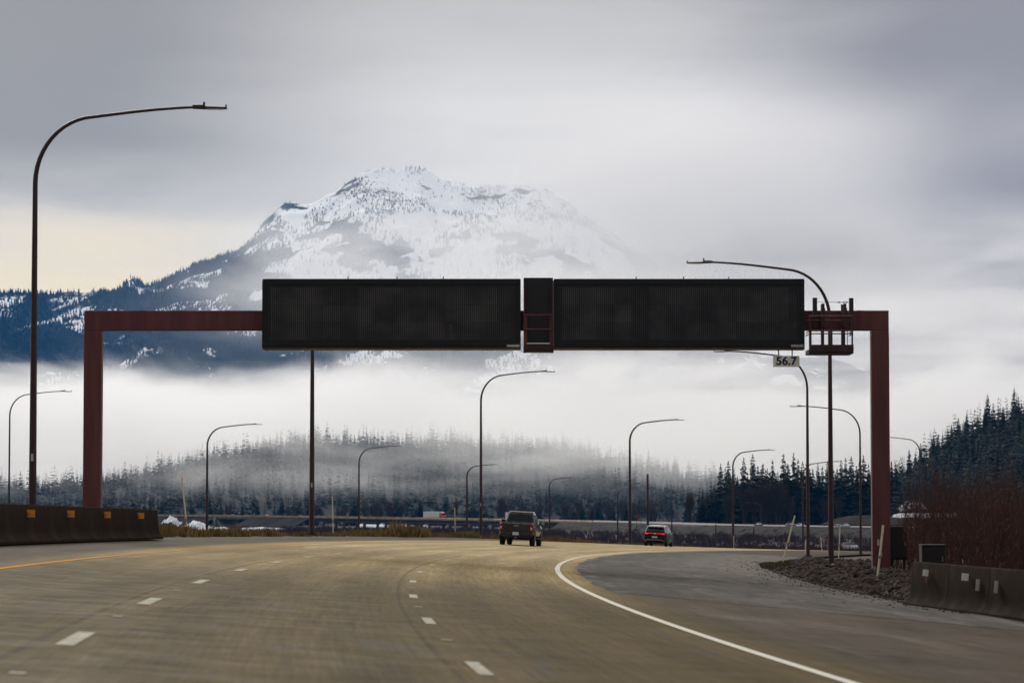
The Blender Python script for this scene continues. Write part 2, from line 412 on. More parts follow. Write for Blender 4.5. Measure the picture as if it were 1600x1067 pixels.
M_lens = mat('pale_lamp_lens', (.62, .66, .66), (.55, .58, .58), 6, .2)
M_orange = mat('orange_reflector_sheeting', (.98, .36, .035), (.92, .31, .03), 12, .4)
M_white_r = mat('white_reflector_sheeting', (.90, .91, .93), (.82, .83, .85), 12, .4)
M_grey_r = mat('dirty_white_reflector', (.62, .59, .54), (.50, .48, .43), 12, .5)
M_rust = mat('orange_rust_stain', (.40, .17, .03), (.30, .12, .02), 12, .8)
M_stake = mat('weathered_white_stake', (.82, .76, .60), (.66, .60, .46), 10, .7, 0, .1, 60)
M_cab = mat('dark_brown_cabinet_steel', (.020, .013, .012), (.014, .009, .009), 5, .5, 0, .02, 30)
M_cab_l = mat('lighter_brown_edge', (.075, .06, .058), (.05, .04, .04), 8, .7)  # lighter tone for cabinet roof and left side, drip edge, ladder feet
M_gravel = mat('brown_grey_gravel', (.060, .044, .033), (.024, .017, .0125), 7, .95, 0, .9, 22, .02, c3=(.080, .060, .046))
M_rock = mat('gravel_stone', (.085, .064, .049), (.022, .016, .012), 5.5, .95, 0, .3, 20, .03, c3=(.24, .20, .17))
M_riprap = mat('grey_riprap_rock', (.026, .023, .020), (.066, .060, .052), .35, .95, 0, 1.0, 1.2, .02, c3=(.038, .034, .030))
M_earth = mat('dark_embankment_earth', (.022, .016, .014), (.013, .010, .009), .12, .95, 0, .6, 1, .02)
M_deck = mat('pale_highway_surface', (.15, .135, .11), (.11, .10, .082), .2, .8)
M_band = mat('tan_and_rust_rail', (.36, .24, .10), (.14, .08, .04), .28, .7, 0, 0, 1, .3, stretch=(1, .35, .2))
M_grass = mat('dry_straw_grass', (.30, .215, .085), (.17, .115, .045), .6, .9, 0, 0, 1, .1, c3=(.10, .07, .03))
M_moss = mat('mossy_turf', (.10, .095, .025), (.06, .05, .018), 1.2, .95)
M_scrub = mat('purple_brown_scrub_twigs', (.085, .052, .056), (.050, .032, .035), .05, .95, 0, 0, 1, .1, c3=(.105, .060, .042))
M_brush = mat('dark_red_willow_twigs', (.085, .034, .026), (.046, .020, .016), 3.2, .9, 0, 0, 1, .1, c3=(.27, .135, .095))
M_snow = mat('old_snow', (.56, .58, .62), (.46, .48, .53), .6, .7, 0, .2, 3, .2)
M_fir = foliage_material('dark_fir_needles', (.010, .013, .007), (.027, .032, .016))
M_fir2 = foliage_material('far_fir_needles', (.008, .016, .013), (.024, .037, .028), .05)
M_fir3 = foliage_material('haze_tinted_fir_needles', (.002, .006, .009), (.006, .013, .018), .02)  # bluish tint paints distance haze into the needle colour
M_bark = mat('fir_bark', (.06, .045, .035), (.035, .026, .02), 3, .95)
M_twig = mat('bare_pinkish_twigs', (.105, .072, .058), (.070, .048, .040), .4, .95, 0, 0, 1, .1)
M_twig_b = mat('bare_brown_twigs', (.075, .055, .035), (.05, .036, .024), .4, .95, 0, 0, 1, .1)
M_hill = mat('forest_floor', (.014, .019, .016), (.009, .012, .011), .02, .95, 0, 0, 1, .1)

# ------------------------------------------------------------------ large structure: ground, road, markings
ys = np.concatenate([np.arange(-160, 0, 8), np.arange(0, 200, 1.5), 200 * 1.0135 ** np.arange(0, 300)])
ys = ys[ys < 10800]; ts = np.linspace(-1, 1, 261)
Yg, Tg = np.meshgrid(ys, ts, indexing='ij'); Xg = Tg * (75 + .56 * np.maximum(Yg, 0))
tag(gridmesh('ground', Xg, Yg, zg(Xg, Yg), M_ground), kind='structure')

st = np.arange(-60, 470, 1.0)
def strip(name, o0, o1, y0, y1, m, dz, n=2, wav=None):
    s = st[(st >= y0) & (st <= y1)]
    if s[0] > y0: s = np.concatenate([[y0], s])
    if s[-1] < y1: s = np.concatenate([s, [y1]])
    A, B = np.meshgrid(s, np.linspace(0, 1, n), indexing='ij')
    lo = o0 if not callable(o0) else o0(A); hi = o1 if not callable(o1) else o1(A)
    O = lo + (hi - lo) * B
    X, Y, Z = rd(A, O, dz)
    return gridmesh(name, X, Y, Z, m, uv=(O, A))
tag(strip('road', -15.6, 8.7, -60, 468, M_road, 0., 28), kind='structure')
pin = lambda y: .62 + .1 * np.sin(y * .7) * np.sin(y * .23) + np.maximum(0, (66 - y)) * .55 + np.maximum(0, y - 175) * .05
pout = lambda y: np.maximum(8.5 + 0 * y, pin(y) + .02)
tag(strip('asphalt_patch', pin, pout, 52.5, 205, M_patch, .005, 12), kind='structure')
tag(strip('white_edge_line', -.075, .075, -40, 460, M_white, .009), kind='structure')
tag(strip('yellow_edge_line', -10.93, -10.78, -40, 460, M_yel, .006), kind='structure')
def dashes(name, off, y0, cnt, m, hl=1.45, hw_=.085):
    V, Fa = [], []
    for i in range(-4, cnt):
        for (a, b, wd) in ((y0 + 12.19 * i - hl, y0 + 12.19 * i + hl, hw_), (y0 + 12.19 * i + 6.0, y0 + 12.19 * i + 6.22, .06)):
            k = len(V)
            for yy in np.linspace(a, b, 4):
                for oo in (-wd, wd): V.append(rd(yy, off + oo, .007))
            Fa += [(k + 2 * j, k + 2 * j + 1, k + 2 * j + 3, k + 2 * j + 2) for j in range(3)]
    return tag(npmesh(name, V, Fa, m), kind='structure')
dashes('lane_dash_marking', -2 * LW, 28.87, 32, M_dash)
dashes('lane_dash_marking', -LW, 27.8, 32, M_dash, 1.15, .068)

# gravel bank beside the paved gore
sy = np.arange(64, 168, .35); so = np.arange(7.7, 15.2, .3); A, O = np.meshgrid(sy, so, indexing='ij')
X, Y, Z = rd(A, O)
Z = Z + mound(O, A) - .10 + .16 * fbm(X * .9, Y * .35, 4) + .10 * fbm(X * 3.1, Y * 1.6, 3) + .05 * sstep(7.9, 9, O) - .1 * (1 - sstep(66, 70, A))
tag(gridmesh('gravel_bank', X, Y, Z, M_gravel), kind='structure')

# ------------------------------------------------------------------ mountain
MR = 8800.
prof = np.array([(-420, 500), (-300, 478), (-200, 470), (-60, 461), (60, 456), (130, 456), (180, 452), (198, 442), (206, 434), (222, 438), (232, 443), (262, 430), (300, 413), (340, 399), (365, 393),
                 (390, 376), (410, 350), (430, 331), (448, 318), (462, 317), (475, 321), (500, 312), (530, 299), (545, 286), (570, 271), (590, 263), (604, 261), (620, 268), (636, 264), (655, 262),
                 (676, 272), (700, 288), (740, 294), (790, 292), (830, 291), (860, 300), (890, 322), (930, 352), (980, 385), (1040, 425), (1120, 475), (1250, 540), (1400, 590), (1700, 640), (2100, 680)], float)
def ridge_h(x, D):
    px = 800 + x / D * F
    return CAM_H + D * (801.85 - np.interp(px, prof[:, 0], prof[:, 1])) / F
def mtn_z(x, y):
    yr = MR + 260 * fbm(x / 900, x * 0 + 3.3, 3); t = (y - 6350) / (yr - 6350)
    tt = np.clip(t, 0, 1); h = ridge_h(x, MR) + 26 * (ridged(x / 95 + 3, x * 0 + 1.5, 4) - .6) * sstep(300, 700, ridge_h(x, MR))
    h = h + 0
    sp = (ridged(x / 620 + .12 * fbm(x / 300, y / 300, 2), y / 1500, 4) - .55) * 260 + (ridged(x / 210, y / 520 + 4, 3) - .55) * 90 + fbm(x / 60, y / 60, 3) * 22
    z = h * (tt ** 1.08) + sp * np.sin(np.pi * np.clip(tt, 0, 1) ** .9) * np.clip(h / 700, .3, 1)
    back = np.clip(t - 1, 0, 2)
    return np.where(t > 1, h * (1 - back * 1.3), z) - 8
def snow_mask(x, y, z):
    px = 800 + x / np.maximum(y, 1) * F
    hi = sstep(600, 800, z + 330 * fbm(x / 150, y / 190, 5)) * sstep(300, 420, px) * (.42 + .58 * sstep(400, 600, px))
    cl = sstep(.10, .24, fbm((x + 1.1 * z) / 150 + 7, (z - .35 * x) / 46 + 3, 4)) * sstep(200, 330, z) * (.55 + .45 * sstep(380, 560, z))
    top = sstep(.02, .16, fbm(x / 120 + 31, z / 60, 4)) * sstep(470, 580, z) * .9
    return np.clip(np.maximum(np.maximum(hi, cl * (.72 + .28 * sstep(250, 450, px))), top * (.70 + .30 * sstep(250, 450, px))), 0, 1)
xs = np.linspace(-2600, 3000, 420); yy = np.concatenate([np.linspace(6300, 8500, 130), np.linspace(8520, 9250, 60), np.linspace(9300, 10300, 12)])
Ym, Xm = np.meshgrid(yy, xs, indexing='ij'); Zm = mtn_z(Xm, Ym)
m = bpy.data.materials.new('snowy_mountain_ground'); m.use_nodes = True; m.node_tree.nodes.clear(); q = G(m.node_tree)
P = q.n('ShaderNodeTexCoord').outputs['Object']; at_ = q.n('ShaderNodeAttribute', attribute_name='snow').outputs['Fac']
n0 = q.noise(q.mapv(P, (1, .6, 1.6)), .0075, 4, .6); n2 = q.noise(q.mapv(P, (1, .6, .8)), .03, 6, .78); n1 = q.math('ADD', q.math('MULTIPLY', n0, .62), q.math('MULTIPLY', n2, .38))
k = q.rng(q.math('ADD', q.math('MULTIPLY', at_, .70), q.math('MULTIPLY', q.math('SUBTRACT', n1, .5), 3.3)), .34, .50)
c = q.mix(k, q.ramp(n1, [(.3, (.003, .008, .012)), (.7, (.010, .016, .022))]), (.90, .92, .95))
q.n('ShaderNodeOutputMaterial', {0: q.n('ShaderNodeBsdfPrincipled', {'Base Color': c, 'Roughness': .9, 'Specular IOR Level': .1})})
tag(gridmesh('mountain', Xm, Ym, Zm, m, attr={'snow': snow_mask(Xm, Ym, Zm).ravel()}), kind='structure')

# trees on the mountain (one far-off mass)
n = 60000
px_ = RN.uniform(-80, 1180, n); t_ = RN.random(n) ** .85; y_ = 6500 + t_ * 2330; x_ = (px_ - 800) / F * y_
z_ = mtn_z(x_, y_); sm = snow_mask(x_, y_, z_)
clu = sstep(-.02, .22, fbm(x_ / 90, z_ / 55, 4)); keep = (RN.random(n) < np.clip(1.05 - 1.2 * sm, .07 + .75 * clu, 1)) & (z_ > 90) & ((px_ < 420) | (RN.random(n) < .7))
x_, y_, z_ = x_[keep], y_[keep], z_[keep]; n = len(x_)
h_ = RN.uniform(8, 17, n) * (1 - .45 * sstep(650, 900, z_)); r_ = h_ * RN.uniform(.16, .25, n); a0 = RN.uniform(0, 6.28, n)
V = np.zeros((n, 4, 3)); V[:, 3] = np.stack([x_, y_, z_ + h_], -1)
for k in range(3): V[:, k] = np.stack([x_ + r_ * np.cos(a0 + 2.094 * k), y_ + r_ * np.sin(a0 + 2.094 * k), z_ - 1], -1)
Fa = (np.array([[0, 1, 3], [1, 2, 3], [2, 0, 3]])[None] + (np.arange(n) * 4)[:, None, None]).reshape(-1, 3)
tag(npmesh('mountain_forest', V.reshape(-1, 3), Fa, M_fir3), 'blue dark conifer forest covering the snowy mountain slopes', 'forest', kind='stuff')

# ------------------------------------------------------------------ forested hills
def conifer(rng, whorls, per, slim=.17, droop=.32, blades=2):
    """unit-height fir: ragged whorls of drooping boughs"""
    V, T = [], []
    for i in range(whorls):
        t = .06 + .93 * (i + rng.uniform(-.3, .3)) / whorls
        rad = slim * (1 - t) ** .8 * rng.uniform(.62, 1.12) + .004
        nb = max(3, int(per * (1 - .45 * t))); a = rng.uniform(0, 6.28)
        for k in range(nb):
            an = a + 2 * math.pi * k / nb + rng.uniform(-.3, .3); r = rad * rng.uniform(.6, 1.25)
            c, s = math.cos(an), math.sin(an); z0 = t + rng.uniform(-.01, .01); dr = r * droop * rng.uniform(.4, 1.5); wd = r * rng.uniform(.28, .46)
            k0 = len(V)
            V += [(0, 0, z0 + .012), (c * r * .55 - s * wd, s * r * .55 + c * wd, z0 - dr * .55), (c * r, s * r, z0 - dr), (c * r * .55 + s * wd, s * r * .55 - c * wd, z0 - dr * .55)]
            T += [(k0, k0 + 1, k0 + 2), (k0, k0 + 2, k0 + 3)]
            if blades > 1:      # a hanging spray under the bough
                V += [(c * r * .25, s * r * .25, z0), (c * r * .95, s * r * .95, z0 - dr * .9), (c * r * .6, s * r * .6, z0 - dr - wd * .9)]
                T += [(k0 + 4, k0 + 5, k0 + 6)]
    k0 = len(V); V += [(.006, 0, .93), (-.005, .005, .93), (-.005, -.005, .93), (0, 0, 1.0)]; T += [(k0, k0 + 1, k0 + 3), (k0 + 1, k0 + 2, k0 + 3), (k0 + 2, k0, k0 + 3)]
    return np.array(V), np.array(T)
def forest_mass(name, pts, hs, bases, m, label):
    Vs, Ts, o = [], [], 0
    for j, (V, T) in enumerate(bases):
        sel = np.arange(len(pts)) % len(bases) == j; p = pts[sel]; h = hs[sel]; n = len(p)
        an = RN.uniform(0, 6.28, n); c, s = np.cos(an), np.sin(an); wd = h * RN.uniform(1.0, 1.7, n)
        X = (V[None, :, 0] * c[:, None] - V[None, :, 1] * s[:, None]) * wd[:, None] + p[:, 0:1]
        Y = (V[None, :, 0] * s[:, None] + V[None, :, 1] * c[:, None]) * wd[:, None] + p[:, 1:2]
        Z = V[None, :, 2] * h[:, None] + p[:, 2:3]
        Vs.append(np.stack([X, Y, Z], -1).reshape(-1, 3)); Ts.append((T[None] + (np.arange(n) * len(V))[:, None, None]).reshape(-1, 3) + o); o += n * len(V)
    return tag(npmesh(name, np.concatenate(Vs), np.concatenate(Ts), m), label, 'forest', kind='stuff')

hp = np.array([(-260, 700), (-120, 722), (20, 738), (110, 742), (160, 740), (230, 731), (280, 718), (330, 702), (400, 684), (430, 674), (480, 670), (540, 668), (620, 674), (680, 676), (760, 672), (800, 668),
               (850, 675), (900, 688), (980, 706), (1060, 721), (1120, 731), (1200, 742), (1400, 760), (1700, 775)], float)
def hill_z(x, y):
    px = 800 + x / 2900 * F; hpix = np.interp(px, hp[:, 0], hp[:, 1]) + 2
    h = CAM_H + 2900 * (801.85 - hpix) / F - 10
    t = (y - 2020) / (2900 - 2020)
    z = h * np.where(t < 1, np.sin(np.clip(t, 0, 1) * np.pi / 2) ** 1.15, 1 - .9 * np.clip(t - 1, 0, 2) ** 1.2)
    return z + (7 * fbm(x / 90, y / 110, 4)) * np.clip(t * 2, 0, 1) - 7
xs = np.linspace(-720, 700, 170); yy = np.linspace(2000, 3700, 130); Yh, Xh = np.meshgrid(yy, xs, indexing='ij')
tag(gridmesh('hill', Xh, Yh, hill_z(Xh, Yh), M_hill), kind='structure')
rp = np.array([(1340, 800), (1385, 735), (1420, 708), (1440, 698), (1460, 672), (1480, 664), (1500, 650), (1520, 646), (1540, 636), (1560, 632), (1580, 620), (1600, 614), (1700, 572), (1900, 520), (2300, 470)], float)
RD = 1620.
def hill2_z(x, y):
    px = 800 + x / RD * F; h = CAM_H + RD * (801.85 - (np.interp(px, rp[:, 0], rp[:, 1]) - 4)) / F - 12
    t = (y - 1190) / (RD - 1190)
    z = np.maximum(h, -6) * np.where(t < 1, np.clip(t, 0, 1) ** .85, 1 - .8 * np.clip(t - 1, 0, 2))
    return z + 3 * fbm(x / 40, y / 40, 3) * np.clip(t * 3, 0, 1) - 5
xs = np.linspace(150, 720, 90); yy = np.linspace(1190, 2100, 80); Yh, Xh = np.meshgrid(yy, xs, indexing='ij')
tag(gridmesh('hill', Xh, Yh, hill2_z(Xh, Yh), M_hill), kind='structure')

rr = random.Random(3)
small = [conifer(rr, 11, 7, .19, .4, 1) for _ in range(6)]
n = 6400; y_ = 2040 + RN.random(n) ** .9 * 900; x_ = (RN.uniform(-180, 1330, n) - 800) / F * y_
pts = np.stack([x_, y_, hill_z(x_, y_) - .5], -1)
forest_mass('far_wood', pts, RN.uniform(8, 17, n) * RN.choice([1, 1, 1.3, .65], n) * (1 + .45 * fbm(pts[:, 0] / 60, pts[:, 1] / 90, 3)), small, M_fir2, 'misty dark conifer wood covering the low hill beyond the viaduct')
n = 1500; y_ = 1215 + RN.random(n) * 445; x_ = (RN.uniform(1372, 1760, n) - 800) / F * y_
pts = np.stack([x_, y_, hill2_z(x_, y_) - .5], -1)
forest_mass('hillside_wood', pts, RN.uniform(10, 20, n), small, M_fir, 'dense dark fir wood behind the front trees of the right hill')

# individual firs
protos = []
for i in range(5):
    V, T = conifer(rr, 30, 11, .155 + .03 * rr.random(), .35, 2)
    protos.append((V, T))
fir_src = []
def fir(x, y, z, h, wd, label, group, i):
    i %= len(protos)
    if i >= len(fir_src):
        r = empty('fir_tree', (0, 0, 0), label, 'tree', group=group)
        V, T = protos[i]; npmesh('crown', V, T, M_fir, r)
        MB().tube([(0, 0, -.03), (0, 0, .3), (0, 0, .8)], [.013, .011, .004], 6).build('trunk', M_bark, r); fir_src.append(r)
    else:
        r = copy_tree(fir_src[i])
    r.location = (x, y, z); r.rotation_euler = (0, 0, rr.uniform(0, 6.28)); r.scale = (wd * h, wd * h, h); r['label'] = label; r['group'] = group
tops = [(1092, 770), (1098, 762), (1104, 768), (1111, 752), (1117, 760), (1126, 722), (1133, 728), (1138, 718), (1146, 730), (1152, 742), (1162, 713), (1168, 735), (1176, 707), (1184, 726), (1192, 722), (1199, 730), (1207, 716), (1215, 735),
        (1224, 707), (1231, 722), (1240, 705), (1247, 715), (1254, 719), (1262, 712), (1270, 730), (1278, 722), (1285, 726), (1293, 718), (1301, 724), (1308, 730), (1314, 716), (1321, 712), (1330, 711), (1338, 725), (1343, 716), (1349, 709), (1357, 722),
        (1364, 717), (1371, 728), (1378, 715), (1386, 722), (1393, 718), (1400, 728)]
LS = 'tall dark fir in the dense stand beyond the highway, right of the valley'
for i, (px, py) in enumerate(tops):
    D = rr.uniform(1240, 1290); p = at(px, py, D); b = -5.5; fir(p.x, D, b, p.z - b, rr.uniform(.85, 1.2), LS, 'firs in the right stand', i)
for i in range(50):
    px = 1096 + i * 6.2 + rr.uniform(-3, 3); D = rr.uniform(1300, 1360); py = np.interp(px, [1090, 1120, 1160, 1400], [782, 745, 730, 728]) + rr.uniform(0, 22)
    p = at(px, py, D); b = -5.5; fir(p.x, D, b, p.z - b, rr.uniform(.95, 1.35), LS, 'firs in the right stand', i)
LH = 'dark fir on the steep hillside at the right edge of the view'
for i in range(112):
    px = 1382 + (i % 28) * 8.2 + rr.uniform(-4, 4); row = i // 28; D = (1600, 1500, 1390, 1270)[row] + rr.uniform(-30, 30)
    x = (px - 800) / F * D; z = float(hill2_z(np.array(x), np.array(D))); h = rr.uniform(13, 22) * (1.0 if row else rr.choice([.8, 1, 1.25])); fir(x, D, z - .5, h, rr.uniform(.9, 1.25), LH, 'firs on the right hillside', i)
LF = 'dark fir at the foot of the misty hill behind the viaduct'
for i in range(58):
    px = rr.uniform(160, 1085); D = rr.uniform(1960, 2080); x = (px - 800) / F * D; fir(x, D, -6.5, rr.uniform(11, 19), rr.uniform(1.1, 1.7), LF, 'firs at the foot of the misty hill', i)

# bare deciduous trees
def bare_tree(rng, levels=4, slim=.5):
    mb = MB()
    def grow(p, d, L, r, lv):
        q = p + d * L + Vector((rng.uniform(-.1, .1), rng.uniform(-.1, .1), 0)) * L
        mb.tube([p, (p + q) / 2 + Vector((rng.uniform(-.06, .06), rng.uniform(-.06, .06), 0)) * L, q], [r, r * .8, r * .55], 3, 0, False)
        if lv == 0: return
        for k in range(4 if lv > 1 else 5):
            a = rng.uniform(0, 6.28); up = rng.uniform(.55, 1.25); e = Vector((math.cos(a) * slim, math.sin(a) * slim, up)).normalized()
            grow(p + (q - p) * rng.uniform(.35, 1), e, L * rng.uniform(.5, .75), r * .55, lv - 1)
    for _ in range(2): grow(Vector((rng.uniform(-.03, .03), rng.uniform(-.03, .03), 0)), Vector((rng.uniform(-.12, .12), rng.uniform(-.12, .12), 1)).normalized(), .34, .016, levels)
    return mb
bt_src = []
def bare(x, y, z, h, wd, label, group, i, m):
    key = (i % 3, m.name)
    hit = [s for k, s in bt_src if k == key]
    if hit: r = copy_tree(hit[0])
    else:
        r = bare_tree(rr, 4, .42).build('bare_tree', m, None, fixn=False); tag(r, label, 'tree', group); bt_src.append((key, r))
    zt = max(v[2] for v in r.bound_box); r.location = (x, y, z); r.rotation_euler = (0, 0, rr.uniform(0, 6.28)); r.scale = (wd * h / zt, wd * h / zt, h / zt); r['label'] = label; r['group'] = group
for i in range(46):
    px = rr.choice([rr.uniform(530, 640), rr.uniform(770, 1030), rr.uniform(770, 1030), rr.uniform(200, 1080)]); D = rr.uniform(1900, 1990)
    bare((px - 800) / F * D, D, -6.5, rr.uniform(10, 19), rr.uniform(.8, 1.2), 'bare pinkish brown tree at the foot of the misty hill', 'bare trees at the hill foot', i, M_twig)
for i, (px, py, wd) in enumerate([(1197, 752, .9), (1205, 747, 1.0), (1222, 750, .8), (1190, 768, .9), (1075, 770, .6), (1143, 758, .8), (1165, 755, .9), (1181, 760, 1), (1137, 768, .8), (1213, 758, 1.1), (1078, 765, .7), (1236, 770, .8), (1290, 775, .9), (1310, 772, .8)]):
    p = at(px, py, 1215); bare(p.x, 1215, -5.5, p.z + 5.5, wd, 'bare pale brown tree in front of the dark right fir stand', 'bare trees by the fir stand', i, M_twig_b)
for i, px in enumerate((1415, 1432, 1450, 1470, 1485, 1500)):
    D = 1180 + 12 * i; p = at(px, (770, 752, 748, 742, 738, 745)[i], D); bare(p.x, D, -4, p.z + 4, .9, 'bare olive brown tree low on the right hillside', 'bare trees low on the right hillside', i, M_twig_b)

# ------------------------------------------------------------------ sign gantry (level, 110 m ahead)
GD = 110.0
def gx(px): return at(px, 533, GD).x
def gz(py): return at(800, py, GD).z
gl, gr_ = gx(146.5), gx(1374)
zl, zr_ = float(zg(gl, GD)) - .1, float(zg(gr_, GD)) + .1
zt, zb = gz(486), gz(516.5)
gan = empty('sign_gantry', (0, GD, 0), 'tall maroon steel portal gantry spanning the curving highway', 'sign gantry')
hw = .31
def plate_box(mb, x0, x1, z0, z1, dpt, M=0): mb.box(((x0 + x1) / 2, 0, (z0 + z1) / 2), (x1 - x0, dpt, z1 - z0), M, bev=.012)
for x, zbase in ((gl, zl), (gr_, zr_)):
    b = MB(); plate_box(b, x - hw, x + hw, zbase, zb - .004, .56)
    for k in (-1, 1): b.box((x + k * (hw + .006), -.2, (zbase + zb) / 2), (.012, .05, zb - zbase - .4), 0)
    b.build('column', M_maroon, gan)
    fb = MB(); fb.box((x, 0, zbase + .03), (1.0, .95, .06), bev=.01)
    for sx in (-1, 1):
        for sy in (-1, 1): fb.tube([(x + sx * .42, sy * .39, zbase + .06), (x + sx * .42, sy * .39, zbase + .17)], .03, 8)
    fb.build('base_plate', M_maroon_d, gan)
b = MB(); plate_box(b, gl - hw, gr_ + hw, zb, zt, .56)
for px in (226.5, 1342): 
    x = gx(px)
    b.box((x - .05, -.285, (zb + zt) / 2), (.04, .03, zt - zb + .02)); b.box((x + .05, -.285, (zb + zt) / 2), (.04, .03, zt - zb + .02))
b.box(((gl + gr_) / 2, -.283, zb + .05), (gr_ - gl - 1.3, .012, .035))
b.build('beam', M_maroon, gan)
plq = MB().box((gr_ - .12, -.29, gz(847)), (.07, .012, .22)).build('id_plate', M_grey_r, gan)

# the LED face: a procedural grid of diodes
def led_material(x0, z0, pitch):
    m = bpy.data.materials.new('led_diode_grid'); m.use_nodes = True; nt = m.node_tree; nt.nodes.clear(); q = G(nt)
    P = q.n('ShaderNodeTexCoord').outputs['Object']; x, y, z = q.n('ShaderNodeSeparateXYZ', {0: P}).outputs
    fx = q.math('SUBTRACT', q.math('FRACT', q.math('DIVIDE', q.math('SUBTRACT', x, x0), pitch)), .5)
    fz = q.math('SUBTRACT', q.math('FRACT', q.math('DIVIDE', q.math('SUBTRACT', z, z0), pitch)), .5)
    r = q.math('SQRT', q.math('ADD', q.math('MULTIPLY', fx, fx), q.math('MULTIPLY', fz, fz)))
    n = q.noise(P, .9, 3, .6)
    mod = q.n('ShaderNodeCombineXYZ', {0: q.math('FLOOR', q.math('DIVIDE', q.math('SUBTRACT', x, x0), pitch * 9)), 1: 0.0, 2: q.math('FLOOR', q.math('DIVIDE', q.math('SUBTRACT', z, z0), pitch * 9))})
    n3 = q.n('ShaderNodeTexWhiteNoise', {0: mod}).outputs[0]
    sx = q.math('ABSOLUTE', q.math('SUBTRACT', q.math('FRACT', q.math('DIVIDE', q.math('SUBTRACT', x, x0), pitch * 9)), .5))
    sz = q.math('ABSOLUTE', q.math('SUBTRACT', q.math('FRACT', q.math('DIVIDE', q.math('SUBTRACT', z, z0), pitch * 9)), .5))
    seam = q.rng(q.math('MAXIMUM', sx, sz), .482, .496)
    c = q.mix(q.rng(r, .38, .28), q.mix(seam, q.mix(n3, (.007, .0075, .009), (.013, .013, .014)), (.002, .002, .002)), q.mix(1, q.mix(q.rng(n, .3, .7), (.05, .052, .057), (.12, .123, .128)), q.mix(n3, (.65, .66, .7), (1.25, 1.2, 1.15)), 'MULTIPLY'))
    c_ = q.mix(q.rng(r, .36, .28), (.006, .007, .008), q.mix(q.rng(n, .3, .7), (.035, .036, .040), (.085, .088, .092)))
    b = q.n('ShaderNodeBsdfPrincipled', {'Base Color': c, 'Roughness': .5, 'Specular IOR Level': .3})
    q.n('ShaderNodeOutputMaterial', {0: b}); return m
def message_sign(pl, pr, label):
    x0, x1 = gx(pl), gx(pr); z0, z1 = gz(546.5), gz(439.5)
    r = empty('message_sign', (0, GD - 1.05, 0), label, 'message sign', group='blank message signs on the gantry')
    b = MB(); b.box(((x0 + x1) / 2, .3, (z0 + z1) / 2), (x1 - x0, .9, z1 - z0), 0, bev=.03)
    b.box(((x0 + x1) / 2, -.16, z1 - .11), (x1 - x0 - .02, .05, .2), 0, bev=.01)
    b.build('housing', M_black, r)
    lx0, lx1 = x0 + .29, x1 - .29; lz1, lz0 = gz(453), gz(533.8); pitch = (lz1 - lz0) / 27
    nn = round((lx1 - lx0) / pitch); lx1 = lx0 + nn * pitch
    MB().box(((lx0 + lx1) / 2, -.155, (lz0 + lz1) / 2), (lx1 - lx0, .012, lz1 - lz0)).build('led_panel', led_material(lx0, lz0, pitch), r)
    fr = MB()
    for (a, c, w_, h_) in (((lx0 + lx1) / 2, lz1 + .04, lx1 - lx0 + .16, .06), ((lx0 + lx1) / 2, lz0 - .04, lx1 - lx0 + .16, .06), (lx0 - .05, (lz0 + lz1) / 2, .06, lz1 - lz0 + .02), (lx1 + .05, (lz0 + lz1) / 2, .06, lz1 - lz0 + .02)):
        fr.box((a, -.162, c), (w_, .02, h_))
    fr.build('panel_frame', M_black2, r)
    lit = MB()
    cxm = lx0 + pitch * (round((lx1 - lx0) / pitch * .735) + .5)
    for i in range(3):
        for j in range(8 if i < 2 else 3): lit.box((cxm + i * pitch, -.163, lz0 + pitch * (j + .5)), (.022, .004, .022))
    if pl < 800: lit.build('stuck_diode', M_galv, r)
    MB().box(((x0 + x1) / 2, -.165, z0 + .155), (x1 - x0 - .03, .03, .018)).build('drip_edge', M_cab_l, r)
    MB().box(((x0 + x1) / 2, .3, z0 - .02), (x1 - x0, .9, .04)).build('bottom_rail', mat('tan_rusty_rail', (.16, .11, .07), (.10, .065, .045), 4), r)
    text('maker_lettering', 'VANGUARD', .115, M_letter, r, Matrix.Translation((x1 - .27, -.158, z0 + .075)) @ Matrix.Rotation(math.pi / 2, 4, 'X'), .004, .72, .004)
    for k in range(3):
        x = x0 + (x1 - x0) * (.33, .52, .7)[k]; MB().tube([(x, .1, z1), (x, .1, z1 + .09)], .02, 6).build('lifting_eye', M_black2, r)
    MB().box((x0 - .006, .3, (z0 + z1) / 2), (.012, .86, z1 - z0 - .1)).build('side_trim', M_galv if pl > 800 else M_black2, r)
    return r
message_sign(414, 813.5, 'long unlit black message sign left of the access ladder')
message_sign(864.5, 1252.5, 'long unlit black message sign right of the access ladder')

# access ladder and panel between the two signs
r = empty('access_ladder', (0, GD - 1.1, 0), 'maroon access ladder and black panel between the two message signs', 'ladder')
x0, x1 = gx(817.5), gx(864)
b = MB().box(((x0 + x1) / 2, .42, (gz(437) + gz(544)) / 2), (x1 - x0 - .02, .5, gz(437) - gz(544)), bev=.02)
for z in (gz(446), gz(473)):
    for k in range(9): b.tube([(x0 + .12 + k * .105, .165, z), (x0 + .12 + k * .105, .15, z)], .016, 6)
b.build('back_panel', M_black2, r)
for x in (x0 + .03, x1 - .03): MB().box((x, -.02, (gz(447) + gz(551)) / 2), (.045, .06, gz(447) - gz(551))).build('side_rail', M_maroon, r)
for py in (495.5, 517.5): MB().tube([(x0 + .05, -.06, gz(py)), (x1 - .05, -.06, gz(py))], .03, 8).build('rung', M_maroon, r)
for x in (x0 + .10, x1 - .10): MB().box((x, .0, (gz(495) + gz(545)) / 2), (.075, .06, gz(495) - gz(545))).build('stile', M_maroon, r)
b = MB().box(((x0 + x1) / 2, .1, gz(546.5)), (x1 - x0 - .1, .55, .20), bev=.02); b.box(((x0 + x1) / 2, .05, gz(552)), (x1 - x0 - .06, .6, .05)); b.build('toe_board', M_maroon_d, r)
